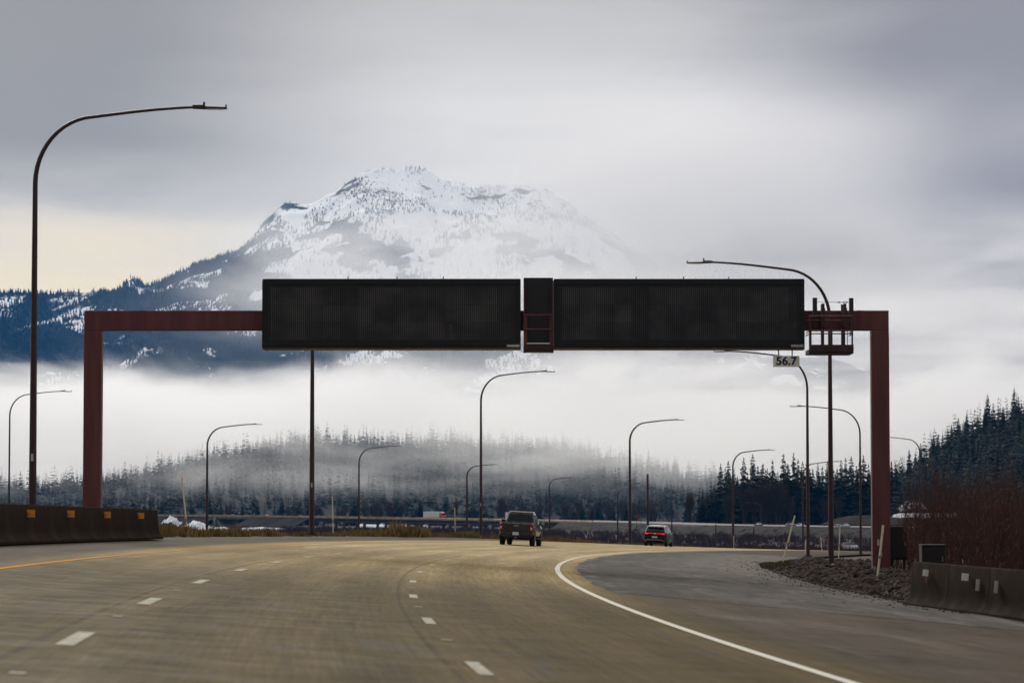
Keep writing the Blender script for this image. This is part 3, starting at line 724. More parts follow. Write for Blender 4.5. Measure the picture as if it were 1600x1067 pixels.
MB().box(((x0 + x1) / 2, -.19, gz(539.6)), (x1 - x0 - .26, .012, .035)).build('sill_strip', M_letter, r)
for x in (x0 + .05, x1 - .05): MB().tube([(x, 0, gz(554)), (x, 0, gz(545))], .055, 8).build('foot', M_cab_l, r)

# service platform right of the signs
r = empty('service_platform', (0, GD - 1.0, 0), 'maroon caged service platform with masts at the right end of the gantry beam', 'platform')
x0, x1 = gx(1256.5), gx(1325)
b = MB()
b.box(((x0 + x1) / 2, -.1, gz(553)), (x1 - x0, 1.35, .16), bev=.015); b.box(((x0 + x1) / 2, -.8, gz(548)), (x1 - x0, .04, .24)); b.build('deck', M_maroon_d, r)
for k, px in enumerate((1258.5, 1291.5, 1323)):
    MB().box((gx(px), -.78, (gz(499) + gz(550)) / 2), (.055 if k else .09, .06, gz(499) - gz(550))).build('post', M_maroon_d, r)
for px in (1283.5, 1315):
    MB().box((gx(px), .62, (gz(477) + gz(550)) / 2), (.11, .12, gz(477) - gz(550))).build('hanger', M_maroon_d, r)
for (px, t0) in ((1270.5, 467.5), (1327, 468)):
    MB().box((gx(px), .3, (gz(t0) + gz(514)) / 2), (.155, .14, gz(t0) - gz(514)), bev=.01).build('mast', M_maroon_d, r)
for (px, t0) in ((1282.5, 477), (1316.5, 477)):
    q_ = MB(); q_.box((gx(px), .15, (gz(t0) + gz(484)) / 2), (.1, .1, gz(t0) - gz(484))); q_.box((gx(px), .15, (gz(484) + gz(512)) / 2), (.14, .13, gz(484) - gz(512))); q_.build('bracket', M_maroon_d, r)
for py, dy in ((498.8, -.78), (503, .2), (521.5, -.78), (525.8, -.78)): MB().tube([(x0, dy, gz(py)), (x1, dy, gz(py))], .022, 8).build('rail', M_maroon, r)
for py in (499, 522, 526):
    for x in (x0 + .02, x1 - .02): MB().tube([(x, -.78, gz(py)), (x, .5, gz(py))], .02, 6).build('side_rail', M_maroon_d, r)
for k in range(2): MB().tube([(x1 - .1 - .09 * k, .3, gz(515)), (x1 - .1 - .09 * k, .3, gz(549))], .014, 6).build('baluster', M_maroon_d, r)
b = MB().tube([(gx(1273), .3, gz(474)), (gx(1325), .3, gz(474.6))], .008, 6)
for px in (1308, 1315.5, 1320): b.tube([(gx(px - 1.6), .3, gz(474.5)), (gx(px + 1.6), .3, gz(474.5))], .026, 6)
b.build('cable', M_black2, r)

# milepost plate hung under the right sign
r = empty('milepost_sign', (0, GD - 1.2, 0), 'small weathered white milepost plate reading 56.7 hung under the right message sign', 'sign')
x0, x1 = gx(1203.4), gx(1244); z0, z1 = gz(575.7), gz(558.5)
MB().box(((x0 + x1) / 2, 0, (z0 + z1) / 2), (x1 - x0, .03, z1 - z0), bev=.006).build('plate', M_signw, r)
for px in (1212, 1233): MB().box((gx(px), .03, (gz(547) + gz(560)) / 2), (.04, .03, gz(547) - gz(560))).build('hanger', M_maroon_d, r)
t = text('lettering', '56.7', .40, M_blue, r, Matrix.Translation(((x0 + x1) / 2, -.017, (z0 + z1) / 2)) @ Matrix.Rotation(math.pi / 2, 4, 'X'), .003, 1.08, .012)

# ------------------------------------------------------------------ street lamps
def lamp(px, D, ytop, arm, label, base=None, grey=False, thick=1.0, rz=0., alen=5.7, name='street_lamp', ybase=None):
    p = at(px, ytop, D); x = p.x; zt_ = p.z
    zb_ = base if base is not None else float(zg(x, D)) - .02
    if ybase: zb_ = at(px, ybase, D).z
    r = empty(name, (x, D, zb_), label, 'street lamp', rz + (0 if arm > 0 else math.pi), 'curved arm street lamps along the highway')
    H = zt_ - zb_; rb, rt = .115 * thick, .062 * thick; cr = min(2.0, H * .22)
    thick = thick * (2.0 if D > 500 else 1.35 if D > 300 else 1.0); rb, rt = .115 * thick, .062 * thick
    hs = [0, H * .3, H * .6, H - cr]
    MB().tube([(0, 0, h) for h in hs], [rb + (rt * 1.15 - rb) * h / (H - cr) for h in hs], 12).build('pole', M_maroon_d, r, True)
    pts = []
    for k in range(13):
        a = math.pi / 2 * k / 12 * .965; pts.append((1.8 * (1 - math.cos(a)), 0, H - cr + cr * math.sin(a)))
    px_, _, pz_ = pts[-1]; L = alen - .85
    for k in range(1, 6): pts.append((px_ + (L - px_) * k / 5, 0, pz_ + .2 * math.sin(k / 5 * math.pi / 2) + .02 * k))
    MB().tube(pts, [rt * 1.15 + (.038 * thick - rt * 1.15) * i / (len(pts) - 1) for i in range(len(pts))], 10).build('arm', M_maroon_d, r, True)
    ex, _, ez = pts[-1]
    hm = M_lamp if grey else M_maroon_d
    h = MB(); h.loft([(-.16, [(0, -.05), (.09, -.05), (.09, .05), (0, .06)]), (.2, [(0, -.06), (.13, -.06), (.13, .05), (0, .07)]), (.24, [(0, -.055), (.15, -.055), (.15, .0), (0, .01)]), (.86, [(0, -.055), (.15, -.055), (.15, -.02), (0, -.01)])])
    M = Matrix.Translation((ex, 0, ez)) @ Matrix.Rotation(-math.pi / 2, 4, 'Z'); h.v = [tuple(M @ Vector(v)) for v in h.v]
    hd = h.build('lamp_head', hm, r)
    c_ = MB(); c_.tube([(ex + .18, 0, ez + .06), (ex + .18, 0, ez + .15)], [.035, .03], 8); c_.box((ex + .84, 0, ez + .02), (.03, .2, .09)); c_.build('photocell', hm, hd)
    MB().box((ex + .52, 0, ez - .063), (.5, .24, .012)).build('lens', M_lens, hd)
    MB().box((.0, -rb - .01, .9), (.1, .03, .16)).build('access_cover', M_maroon_d, r)
    bm_ = MB().box((0, 0, .03), (.42, .42, .06))
    for sx in (-1, 1):
        for sy in (-1, 1): bm_.tube([(sx * .17, sy * .17, .05), (sx * .17, sy * .17, .14)], .02, 6)
    bm_.build('base_flange', M_maroon_d, r)
    if not grey and D < 300:
        MB().box((0, -rb - .012, 2.45), (.07, .01, .22)).build('id_plate', M_grey_r, r)
    return r
lamp(56, 91, 183, 1, 'tallest street lamp, rising at the far left behind the concrete barrier', thick=1.05)
lamp(15.5, 282, 616, 1, 'thin street lamp at the left edge behind the big left lamp')
lamp(324, 318, 667, 1, 'street lamp just right of the orange banded stake, arm pointing right', ybase=838)
lamp(488.5, 152, 452, 1, 'thick street lamp whose top is hidden behind the left message sign', ybase=835, thick=1.2)
lamp(561, 412, 700, 1, 'street lamp in front of the misty wood between the thick lamp and the tall one', ybase=842)
lamp(751.5, 236, 586, 1, 'tall street lamp just left of the grey pickup, arm over the fog', ybase=838, thick=1.1)
lamp(729.5, 560, 728, 1, 'small street lamp left beside the tall lamp near the pickup', ybase=842)
lamp(858.5, 780, 748, 1, 'distant street lamp just right of the grey pickup', ybase=845)
lamp(984, 322, 660, 1, 'tall street lamp just left of the black hatchback', ybase=849, thick=1.1)
lamp(965, 800, 763, 1, 'low distant street lamp behind the tall lamp near the black hatchback', ybase=850)
lamp(1049.5, 900, 773, 1, 'low thin street lamp just right of the black hatchback', ybase=850)
lamp(1145, 415, 706, 1, 'street lamp before the left part of the fir stand, short stake at its foot', ybase=858, thick=1.15)
lamp(1261, 187, 556, -1, 'street lamp whose arm passes behind the milepost plate', ybase=870, grey=True)
lamp(1296, 122, 421, -1, 'tall street lamp passing behind the service platform of the gantry', ybase=883, grey=True)
lamp(1343.5, 250, 640, -1, 'street lamp just left of the right gantry column, arm pointing left', ybase=867)
lamp(1254, 440, 724, 1, 'faint street lamp in front of the fir stand beside two nearer lamps', ybase=862)
lamp(1437, 440, 686, -1, 'street lamp right of the right gantry column with arm crossing the column')
lamp(1458, 640, 753, -1, 'faint lamp with pale head above the red brush, nearest the gantry column', grey=True)
lamp(1515, 760, 762, -1, 'faint lamp with pale head in the middle above the red brush', grey=True)
lamp(1588, 620, 755, -1, 'faint lamp with pale head at the right edge above the red brush', grey=True)
lamp(1603, 700, 766, -1, 'second faint lamp with pale head at the right edge, lower of two', grey=True)
lamp(1189, 1120, 786, -1, 'tiny pale lamp in front of the fir stand beside the pale bare trees', grey=True, base=-3)

# camera mast without arm
p = at(1012, 741, 515); r = empty('camera_mast', (p.x, 515, at(1012, 850, 515).z), 'straight dark mast with pale camera head behind the black hatchback', 'mast'); H = p.z - r.location.z
MB().tube([(0, 0, 0), (0, 0, H)], [.22, .17], 10).build('pole', M_maroon_d, r)
MB().tube([(0, 0, H), (0, 0, H + .1), (0, 0, H + .3), (0, 0, H + .42)], [.1, .22, .2, .03], 10).build('camera_head', M_letter, r)
MB().box((0, 0, .05), (.6, .6, .1)).build('base_flange', M_maroon_d, r)
for px, D, yt, yb, lb in ((1118.5, 400, 819, 858, 'thin dark post left of the lamp with a stake at its foot'), (1178, 400, 822, 860, 'thin dark post right of the lamp with a stake at its foot')):
    a, b_ = at(px, yt, D), at(px, yb, D); r = empty('steel_post', (b_.x, D, b_.z), lb, 'post', group='thin steel posts before the rock embankment'); H = a.z - b_.z
    MB().tube([(0, 0, 0), (0, 0, H)], [.09, .08], 8).build('shaft', M_maroon_d, r); MB().tube([(0, 0, H), (0, 0, H + .06)], [.11, .04], 8).build('cap', M_maroon_d, r)

# ------------------------------------------------------------------ snow stakes
def stake(px, pyb, pxt, pyt, D, label, refl=.33, tip=True):
    a, b_ = at(px, pyb, D), at(pxt, pyt, D); r = empty('snow_stake', a, label, 'snow stake', group='snow stakes along the road edge')
    d = b_ - a; L = d.length; M = d.to_track_quat('Z', 'Y').to_matrix().to_4x4()
    def sub(name, z0, z1, rad, m):
        o = MB().tube([(0, 0, z0), (0, 0, z1)], rad, 8).build(name, m, r); o.data.transform(M); return o
    sub('shaft', -.35, L, .035, M_stake)
    if refl:
        k = MB().box((0, -.045, L * refl), (.12, .02, L * .10), 0, bev=.006).build('reflector', M_orange, r); k.data.transform(M)
        sub('clamp', L * (refl - .08), L * (refl - .02), .048, M_galv)
    if tip: sub('tip', L, L + .07, .04, M_orange)
stake(293, 835, 284.5, 748, 140, 'leaning white snow stake with orange band just past the left barrier', .31)
stake(520.5, 836, 519.5, 777, 200, 'upright white snow stake with orange band right of the thick lamp', .42)
stake(711.5, 839, 710.5, 794, 260, 'upright white snow stake left of the tall lamp near the pickup', .4)
stake(1146.5, 858, 1146.5, 837, 330, 'short snow stake with orange band at the foot of a lamp', .35, False)
stake(1222.5, 880, 1242, 805, 143, 'leaning white snow stake at the mossy tip of the gravel bank', .46, False)
stake(1371.5, 897, 1380, 820, 96, 'white snow stake with yellow reflector before the right gantry column', .40, False)
stake(1310.5, 868, 1312.5, 821, 215, 'thin white snow stake between the two right lamps behind the gravel bank', .4, False)
stake(1258, 868, 1259, 843, 240, 'short snow stake beside the lamp behind the milepost plate', 0, False)
stake(1285, 863, 1282, 839, 330, 'short faint snow stake left of the tall lamp on the gravel bank', .35, False)
stake(396.5, 836, 396.5, 824, 380, 'tiny pale snow stake on the grassy edge left of the thick lamp', 0, False)
stake(1589, 800, 1588.5, 779, 300, 'pale stake standing in the red brush at the right edge', 0, False)

# ------------------------------------------------------------------ precast barriers
def barrier_prof(h):
    r = [(.30, 0), (.298, .07), (.235, .14), (.185, .22), (.155, .31), (.138, .42), (.088, h - .03), (.062, h)]
    return r + [(-x, z) for x, z in reversed(r)]
def barrier(p0, p1, label, group, h=1.04, end=False):
    a, b_ = Vector(p0), Vector(p1); d = b_ - a; L = d.length - .02
    r = empty('barrier_section', a, label, 'barrier', group=group)
    M = Matrix((( -d.y / d.length, d.x / L, 0, 0), (d.x / d.length, d.y / L, 0, 0), (0, d.z / L, 1, 0), (0, 0, 0, 1)))
    M = Matrix.Identity(4)
    fw = d.normalized(); sd = Vector((fw.y, -fw.x, 0)).normalized()
    for i in range(3): M[i][0] = sd[i]; M[i][1] = fw[i]; M[i][2] = (0, 0, 1)[i]
    mb = MB(); pr = barrier_prof(h); c0 = .015
    ins = lambda k: [(x * k, z if z < .01 else z - (1 - k) * .12) for x, z in pr]
    secs = [(.004, pr)] + [(L * t, pr) for t in (.25, .5, .75)] + [(L, pr)]
    n = len(pr); vs = [(x, y, z) for y, q_ in secs for x, z in q_]; fs = []
    for i in range(len(secs) - 1):
        for k in range(n): fs.append((i * n + k, i * n + (k + 1) % n, (i + 1) * n + (k + 1) % n, (i + 1) * n + k))
    fs += [tuple(range(n)), tuple(range((len(secs) - 1) * n, len(secs) * n))]; mb.add(vs, fs)
    o = mb.build('concrete_body', M_conc, r, True); o.data.transform(M)
    lp = MB()
    for t in (0, 1): lp.box((0, L * t, .45), (.10, .03, .5))
    o = lp.build('joint_seal', M_cab, r); o.data.transform(M)
    return r, M, L
yb0 = 78.2; cum = []
yy_ = 108.4; lab = ['first', 'second', 'third', 'fourth', 'fifth', 'sixth', 'seventh', 'eighth', 'ninth', 'tenth', 'eleventh', 'twelfth', 'thirteenth']
MARK = {1: 0, 3: 0, 5: 0, 7: 0}
bpts = []
OB = -14.4
while yy_ > 60: bpts.append(Vector(rd(yy_, OB, .02))); yy_ -= 3.81
side = 1
for i in range(len(bpts) - 1):
    if i > 11: break
    has = i in (1, 3, 5, 7)
    r, M, L = barrier(bpts[i], bpts[i + 1], 'grey brown concrete barrier section, %s from the free end of the left run' % lab[i], 'concrete barrier run on the left shoulder')
# orange plates placed where the photo shows them, each on the section behind it
secs_l = [o for o in bpy.data.objects if o.name.startswith('barrier_section')]
for (px, py) in ((36, 802), (101, 802.5), (159, 804), (210.5, 805.5)):
    best = None
    for i in range(len(bpts) - 1):
        for t in np.linspace(.06, .94, 12):
            p = bpts[i].lerp(bpts[i + 1], t); u = 800 + p.x / p.y * F
            if best is None or abs(u - px) < best[0]: best = (abs(u - px), i, p)
    _, i, p = best; fw = (bpts[i + 1] - bpts[i]).normalized(); nr = Vector((-fw.y, fw.x, 0)); nr = nr if nr.dot(Vector((0, 0, 0)) - p) > 0 else -nr
    nr = Vector((-nr.x, -nr.y, 0)) if nr.x < 0 else nr
    q_ = at(px, py, p.y); zc = q_.z
    c_ = p + nr * .21; o = MB()
    R_ = Matrix.Rotation(math.atan2(fw.y, fw.x), 3, 'Z')
    o.box((0, 0, 0), (.215, .02, .20), 0); o = o.build('reflector', M_orange, secs_l[i]); o.location = Vector((c_.x, c_.y, zc)) - secs_l[i].location
    # stand it on the sight line to the photo's spot, a mount bracket behind it
    k_ = MB().box((0, 0, 0), (.04, .14, .06), 0, R_ @ Matrix.Rotation(math.pi / 2, 3, 'Z')).build('bracket', M_galv, o); k_.location = -nr * .06 + Vector((0, .03, 0))
# right run
e0 = at(1432, 946, 72.5); e1 = at(1604, 969, 64.3)
dirv = (e1 - e0).normalized(); rpts = [e0 + dirv * (3.05 * i) for i in range(10)]
for i, v in enumerate(rpts): v.z = float(np.interp(i, [0, 3, 9], [e0.z, e1.z, e1.z + .05]))
rsecs = []
for i in range(9):
    r, M, L = barrier(rpts[i], rpts[i + 1], 'dark stained concrete barrier section, %s from the gravel bank on the right' % lab[i], 'concrete barrier run on the right', 1.04)
    rsecs.append(r)
def rmark(px, py, w_, h_, m, name='reflector', dz=.0):
    best = None
    for i in range(5):
        for t in np.linspace(.02, .98, 30):
            p = rpts[i].lerp(rpts[i + 1], t); u = 800 + p.x / p.y * F
            if best is None or abs(u - px) < best[0]: best = (abs(u - px), i, p)
    _, i, p = best; fw = dirv; nr = Vector((fw.y, -fw.x, 0)); nr = nr if nr.x < 0 else -nr
    z = at(px, py, p.y).z; c_ = p + nr * (.135 + w_ / 2 + dz)
    o = MB().box((0, 0, 0), (w_, .02, h_), 0, Matrix.Rotation(.1, 3, 'Y')).build(name, m, rsecs[i]); o.location = Vector((c_.x, c_.y, z)) - rsecs[i].location
rmark(1457.5, 894.5, .125, .15, M_white_r); rmark(1455.5, 905.5, .03, .14, M_rust, 'rust_streak'); rmark(1457.5, 888.7, .06, .03, M_rust, 'bracket', .02)
rmark(1519.5, 901, .15, .16, M_white_r); rmark(1537, 913.5, .075, .25, M_grey_r); rmark(1566, 916.5, .075, .26, M_grey_r)

# ------------------------------------------------------------------ electrical cabinets
def cabinet(pl, pr, pt, pb, D, label):
    x0, x1 = at(pl, 800, D).x, at(pr, 800, D).x; z1, z0 = at(800, pt, D).z, at(800, pb, D).z
    gz0 = float(zg((x0 + x1) / 2, D)); r = empty('utility_cabinet', ((x0 + x1) / 2, D, gz0), label, 'cabinet', group='brown cabinets beside the red brush'); w_ = x1 - x0
    MB().box((0, .25, (z0 + z1) / 2 - gz0), (w_, .55, z1 - z0), bev=.02).build('body', M_cab, r)
    d_ = MB().box((.02, -.04, (z0 + z1) / 2 - gz0), (w_ - .1, .03, z1 - z0 - .1), bev=.01).build('door', M_cab, r)
    MB().box((w_ * .36, -.07, (z0 + z1) / 2 - gz0), (.03, .04, .14)).build('handle', M_galv, d_)
    MB().box((0, .25, z1 - gz0 + .02), (w_ + .06, .62, .04)).build('roof', M_cab_l, r)
    MB().box((-w_ / 2 - .012, .25, (z0 + z1) / 2 - gz0), (.024, .5, z1 - z0 - .04)).build('side_panel', M_cab_l, r)
    for s_ in (-1, 1): MB().box((s_ * w_ * .35, .25, (z0 - gz0) / 2 - .05), (.09, .09, z0 - gz0 + .1)).build('leg', M_cab, r)
cabinet(1389.5, 1417.5, 823.5, 874, 111.2, 'dark brown cabinet on legs right beside the right gantry column')
cabinet(1441, 1476.5, 852.5, 893, 86, 'dark brown cabinet behind the right concrete barrier')

# ------------------------------------------------------------------ vehicles
M_paint = mat('dark_grey_car_paint', (.024, .023, .022), (.018, .0175, .017), 2, .3, .35, 0, 40, .5, coat=.6)
M_blackp = mat('black_car_paint', (.008, .009, .010), (.006, .007, .008), 2, 0.35, 0, 0, 40, .2, coat=0)
M_trim = mat('black_plastic_trim', (.014, .014, .014), (.010, .010, .010), 6, .6)
M_glass = mat('dark_tinted_glass', (.006, .008, .009), (.004, .005, .006), 2, .18, 0, 0, 40, .3)
M_tyre = mat('tyre_rubber', (.012, .012, .012), (.008, .008, .008), 9, .85)
M_rim = mat('dull_alloy_rim', (.22, .22, .23), (.15, .15, .16), 9, .35, .8)
M_tail = mat('red_lamp_glass', (.34, .012, .016), (.22, .008, .010), 8, .2, 0, 0, 40, .6)
M_tailon = mat('lit_red_lamp', (.6, .01, .02), (.5, .01, .02), 8, .2, emit=(1, .012, .03), es=.9)
M_plate = mat('licence_plate', (.62, .68, .74), (.54, .60, .67), 12, .4)
M_chrome = mat('polished_chrome', (.75, .77, .8), (.68, .70, .73), 9, .12, 1)
M_mirror = mat('greenish_mirror_glass', (.25, .52, .45), (.2, .44, .39), 4, .05, .4)
M_silver = mat('silver_roof_paint', (.36, .37, .38), (.32, .33, .34), 2, .25, .3, coat=.6)
M_carw = mat('white_car_paint', (.74, .75, .76), (.68, .69, .70), 1, .3, coat=.5)
M_red = mat('red_truck_paint', (.42, .02, .05), (.34, .015, .04), 1, .35, coat=.4)
M_trail = mat('white_trailer_sheet', (.72, .73, .74), (.62, .63, .65), .6, .45)
M_headl = mat('lit_warm_headlamp', (.9, .85, .6), (.8, .75, .5), 5, .2, emit=(1, .85, .45), es=1.5)
M_maro = mat('dark_red_car_paint', (.10, .02, .03), (.08, .015, .024), 1, .3, coat=.4)
M_bluec = mat('blue_grey_car_paint', (.06, .075, .11), (.05, .06, .09), 1, .3, coat=.4)

def wheel(parent, x, y, rad, wd):
    t = MB(); n = 28; prof = [(-wd / 2, rad * .62), (-wd / 2, rad * .93), (-wd * .36, rad), (wd * .36, rad), (wd / 2, rad * .93), (wd / 2, rad * .62)]
    vs = [(px, r * math.cos(2 * math.pi * k / n), r * math.sin(2 * math.pi * k / n)) for k in range(n) for px, r in prof]; m = len(prof)
    t.add(vs, [(k * m + i, k * m + (i + 1) % m, ((k + 1) % n) * m + (i + 1) % m, ((k + 1) % n) * m + i) for k in range(n) for i in range(m)])
    o = t.build('wheel', M_tyre, parent, True); o.location = (x, y, rad)
    s_ = 1 if x > 0 else -1; rm = MB().tube([(-s_ * wd * .3, 0, 0), (s_ * wd * .32, 0, 0)], [rad * .62, rad * .62], 20)
    for k in range(5):
        a = 2 * math.pi * k / 5; rm.box((s_ * wd * .4, math.cos(a) * rad * .32, math.sin(a) * rad * .32), (.04, rad * .16, rad * .55), 0, Matrix.Rotation(a - math.pi / 2, 3, 'X'))
    rm.build('rim', M_rim, o)
def place(r, y, o, lift=0., yawadd=0.):
    X_, Y_, Z_ = rd(y, o); yaw = -math.atan(dxr(y)); s_ = float(sl(y))
    gr = G1 + 2 * G2 * y
    r.location = (X_, Y_, Z_ + lift); r.rotation_euler = Euler((math.atan(gr), math.atan(s_), yaw + yawadd), 'XYZ')

# pickup
r = empty('pickup_truck', (0, 0, 0), 'dark grey crew cab pickup truck seen from behind in the middle lane', 'pickup truck')
lo = lambda w_, zb_, zs, zt_, k=.93: [(0, zb_), (w_ * .86, zb_), (w_ * .97, zb_ + .10), (w_, (zb_ + zs) / 2), (w_ * .985, zs), (w_ * k, zt_), (0, zt_ + .01)]
b = MB().loft([(-2.86, lo(.96, .62, 1.05, 1.27, .97)), (-2.80, lo(1.0, .55, 1.08, 1.31, .965)), (-1.2, lo(1.005, .5, 1.08, 1.31, .965)), (-.9, lo(1.005, .48, 1.08, 1.30, .95)), (1.0, lo(1.005, .48, 1.06, 1.27, .95)), (1.35, lo(1.0, .5, 1.05, 1.25, .92)),
               (2.5, lo(.985, .52, 1.02, 1.18, .86)), (2.85, lo(.93, .56, .98, 1.10, .8)), (2.95, lo(.86, .6, .92, 1.0, .8))])
b.build('body', M_paint, r, True)
cab = lambda w0, w1, z0, z1: [(0, z0), (w0, z0), (w0 * .55 + w1 * .45, z0 * .5 + z1 * .5), (w1 + .02, z1 - .06), (w1 - .06, z1), (0, z1 + .03)]
b = MB().loft([(-.98, cab(.87, .76, 1.27, 1.30)), (-.86, cab(.87, .72, 1.27, 1.62)), (-.70, cab(.88, .70, 1.27, 1.90)), (-.45, cab(.88, .70, 1.27, 1.93)), (.35, cab(.88, .70, 1.27, 1.94)), (.62, cab(.89, .71, 1.27, 1.86)), (1.3, cab(.93, .86, 1.24, 1.30))])
b.build('cab', M_paint, r, True)
MB().prism([(-.74, -.22), (.74, -.22), (.64, .20), (-.64, .20)], 'y', -.02, .02).build('rear_window', M_glass, r)
rw = bpy.data.objects[[o.name for o in bpy.data.objects if o.name.startswith('rear_window')][-1]]; rw.location = (0, -.87, 1.60); rw.rotation_euler = (-.36, 0, 0)
for s_ in (-1, 1):
    for (y0, y1, y2, y3) in ((-.62, -.08, -.08, -.48), (.0, .92, .52, .0)):
        q_ = MB(); q_.add([(s_ * .89, y0, 1.32), (s_ * .89, y1, 1.32), (s_ * .765, y2, 1.80), (s_ * .765, y3, 1.80), (s_ * .85, y0, 1.32), (s_ * .85, y1, 1.32), (s_ * .72, y2, 1.80), (s_ * .72, y3, 1.80)],
                          [(0, 1, 2, 3), (7, 6, 5, 4), (0, 4, 5, 1), (1, 5, 6, 2), (2, 6, 7, 3), (3, 7, 4, 0)]); q_.build('side_window', M_glass, r)
b = MB().box((0, -.12, 1.945), (1.36, 1.16, .05), bev=.02); b.build('roof_highlight', M_carw, r)  # white panel paints the sky's bright highlight onto the dark roof
MB().box((0, -2.0, 1.325), (1.78, 1.62, .05), bev=.02).build('bed_cover', M_trim, r)
tg = MB().box((0, -2.872, 1.0), (1.56, .05, .56), bev=.02); tg.box((0, -2.9, 1.24), (1.52, .04, .05), bev=.015); tg.box((0, -2.9, .80), (1.50, .03, .04), bev=.01)
tg = tg.build('tailgate', M_paint, r)
el = MB().tube([(0, -2.895, 1.14), (0, -2.912, 1.14)], .1, 20); el.v = [(x * 1.3, y, 1.14 + (z - 1.14) * .6) for x, y, z in el.v]; el.build('badge', M_chrome, tg)
el = MB().tube([(0, -2.905, 1.14), (0, -2.917, 1.14)], .088, 20); el.v = [(x * 1.3, y, 1.14 + (z - 1.14) * .58) for x, y, z in el.v]; el.build('badge_field', M_bluec, tg)
for s_ in (-1, 1):
    t = MB().box((s_ * .885, -2.87, 1.03), (.17, .07, .44), bev=.02).build('tail_lamp', M_tail, r)
    MB().box((s_ * .875, -2.908, 1.0), (.08, .012, .12), bev=.003).build('reverse_lens', M_plate, t)
    w_ = MB().box((s_ * 1.16, .75, 1.34), (.24, .12, .26), bev=.03); w_.box((s_ * 1.0, .76, 1.27), (.14, .06, .06)); w_ = w_.build('wing_mirror', M_trim, r)
    MB().box((s_ * 1.165, .684, 1.345), (.18, .008, .2)).build('mirror_glass', M_mirror if s_ > 0 else M_glass, w_)
    MB().box((s_ * 1.0, 0, .44), (.12, 2.0, .05), bev=.015).build('running_board', M_trim, r)
    MB().box((s_ * 1.012, -.25, 1.12), (.02, .16, .03)).build('door_handle', M_trim, r)
b = MB().box((0, -2.95, .64), (1.88, .22, .22), bev=.04); b.box((0, -2.93, .50), (1.5, .16, .08), bev=.02); b = b.build('bumper', M_paint, r)
MB().box((0, -3.065, .68), (.36, .012, .17)).build('licence_plate', M_plate, b); MB().box((0, -3.04, .68), (.62, .03, .2)).build('plate_recess', M_trim, b)
MB().box((0, -2.98, .46), (.09, .24, .09)).build('tow_hitch', M_rust, b)
MB().box((0, -.80, 1.89), (.30, .05, .05), bev=.012).build('brake_lamp', M_tail, r)
MB().box((0, -.3, .45), (1.5, 4.6, .22)).build('underbody', M_trim, r)
for s_ in (-1, 1):
    for y_ in (-1.85, 1.85):
        wheel(r, s_ * .865, y_, .40, .27)
        n = 14; b = MB(); pr = [(y_ + .52 * math.cos(math.pi * k / n), .42 + .50 * math.sin(math.pi * k / n)) for k in range(n + 1)]; b.prism(pr, 'x', s_ * .96, s_ * 1.012); b.build('wheel_arch', M_trim, r)
place(r, 178.0, -6.7, 0, .015)

# small black hatchback / SUV
r = empty('hatchback_car', (0, 0, 0), 'black crossover car with a red light bar across its tail', 'car')
lo = lambda w_, zb_, zs, zt_, k=.9: [(0, zb_), (w_ * .85, zb_), (w_ * .97, zb_ + .14), (w_, (zb_ + zs) / 2 + .05), (w_ * .985, zs), (w_ * k, zt_), (0, zt_ + .01)]
MB().loft([(-2.28, lo(.78, .42, .9, 1.02, .9)), (-2.2, lo(.86, .33, .92, 1.05, .92)), (-1.9, lo(.92, .26, .93, 1.06, .92)), (-1.0, lo(.93, .24, .92, 1.05, .93)), (1.0, lo(.93, .24, .90, 1.01, .92)), (1.7, lo(.92, .26, .86, .97, .85)), (2.15, lo(.86, .3, .76, .88, .8)), (2.3, lo(.72, .38, .66, .76, .8))]).build('body', M_blackp, r, True)
MB().loft([(-2.12, cab(.82, .74, 1.03, 1.10)), (-1.86, cab(.84, .66, 1.03, 1.46)), (-1.6, cab(.85, .63, 1.03, 1.57)), (-.6, cab(.86, .64, 1.03, 1.63)), (.3, cab(.86, .65, 1.02, 1.60)), (.7, cab(.86, .68, 1.0, 1.48)), (1.5, cab(.84, .8, .96, 1.02))]).build('cabin', M_glass, r, True)
b = MB().loft([(-1.98, [(0, 1.50), (.60, 1.50), (.66, 1.52), (.60, 1.56), (0, 1.58)]), (-1.6, [(0, 1.55), (.66, 1.52), (.68, 1.56), (.56, 1.61), (0, 1.63)]), (-.6, [(0, 1.6), (.68, 1.56), (.69, 1.60), (.58, 1.655), (0, 1.675)]), (.35, [(0, 1.57), (.67, 1.54), (.68, 1.58), (.58, 1.62), (0, 1.64)]), (.5, [(0, 1.52), (.66, 1.50), (.67, 1.53), (.6, 1.56), (0, 1.58)])]); b.build('roof', M_silver, r, True)
for s_ in (-1, 1):
    b = MB(); b.tube([(s_ * .80, -2.06, 1.06), (s_ * .69, -1.84, 1.44), (s_ * .665, -1.62, 1.56)], .045, 8); b.build('rear_pillar', M_silver, r)
    t = MB().box((s_ * .66, -2.255, .98), (.22, .10, .10), bev=.02).build('tail_lamp', M_tailon, r)
    t = MB().box((s_ * .30, -2.262, 1.0), (.50, .05, .045), bev=.01).build('light_bar', M_tailon, r)
    w_ = MB().box((s_ * 1.0, .72, 1.08), (.2, .1, .15), bev=.03).build('wing_mirror', M_trim, r)
    MB().box((s_ * 1.0, .664, 1.08), (.15, .008, .11)).build('mirror_glass', M_mirror, w_)
    MB().box((s_ * .936, -.35, .88), (.02, .18, .03)).build('door_handle', M_chrome, r)
    for y_ in (-1.4, 1.4):
        wheel(r, s_ * .80, y_, .34, .23)
        n = 14; b = MB(); b.prism([(y_ + .43 * math.cos(math.pi * k / n), .34 + .42 * math.sin(math.pi * k / n)) for k in range(n + 1)], 'x', s_ * .88, s_ * .935); b.build('wheel_arch', M_trim, r)
MB().tube([(0, -2.285, 1.0), (0, -2.30, 1.0)], .07, 16).build('badge', M_chrome, r)
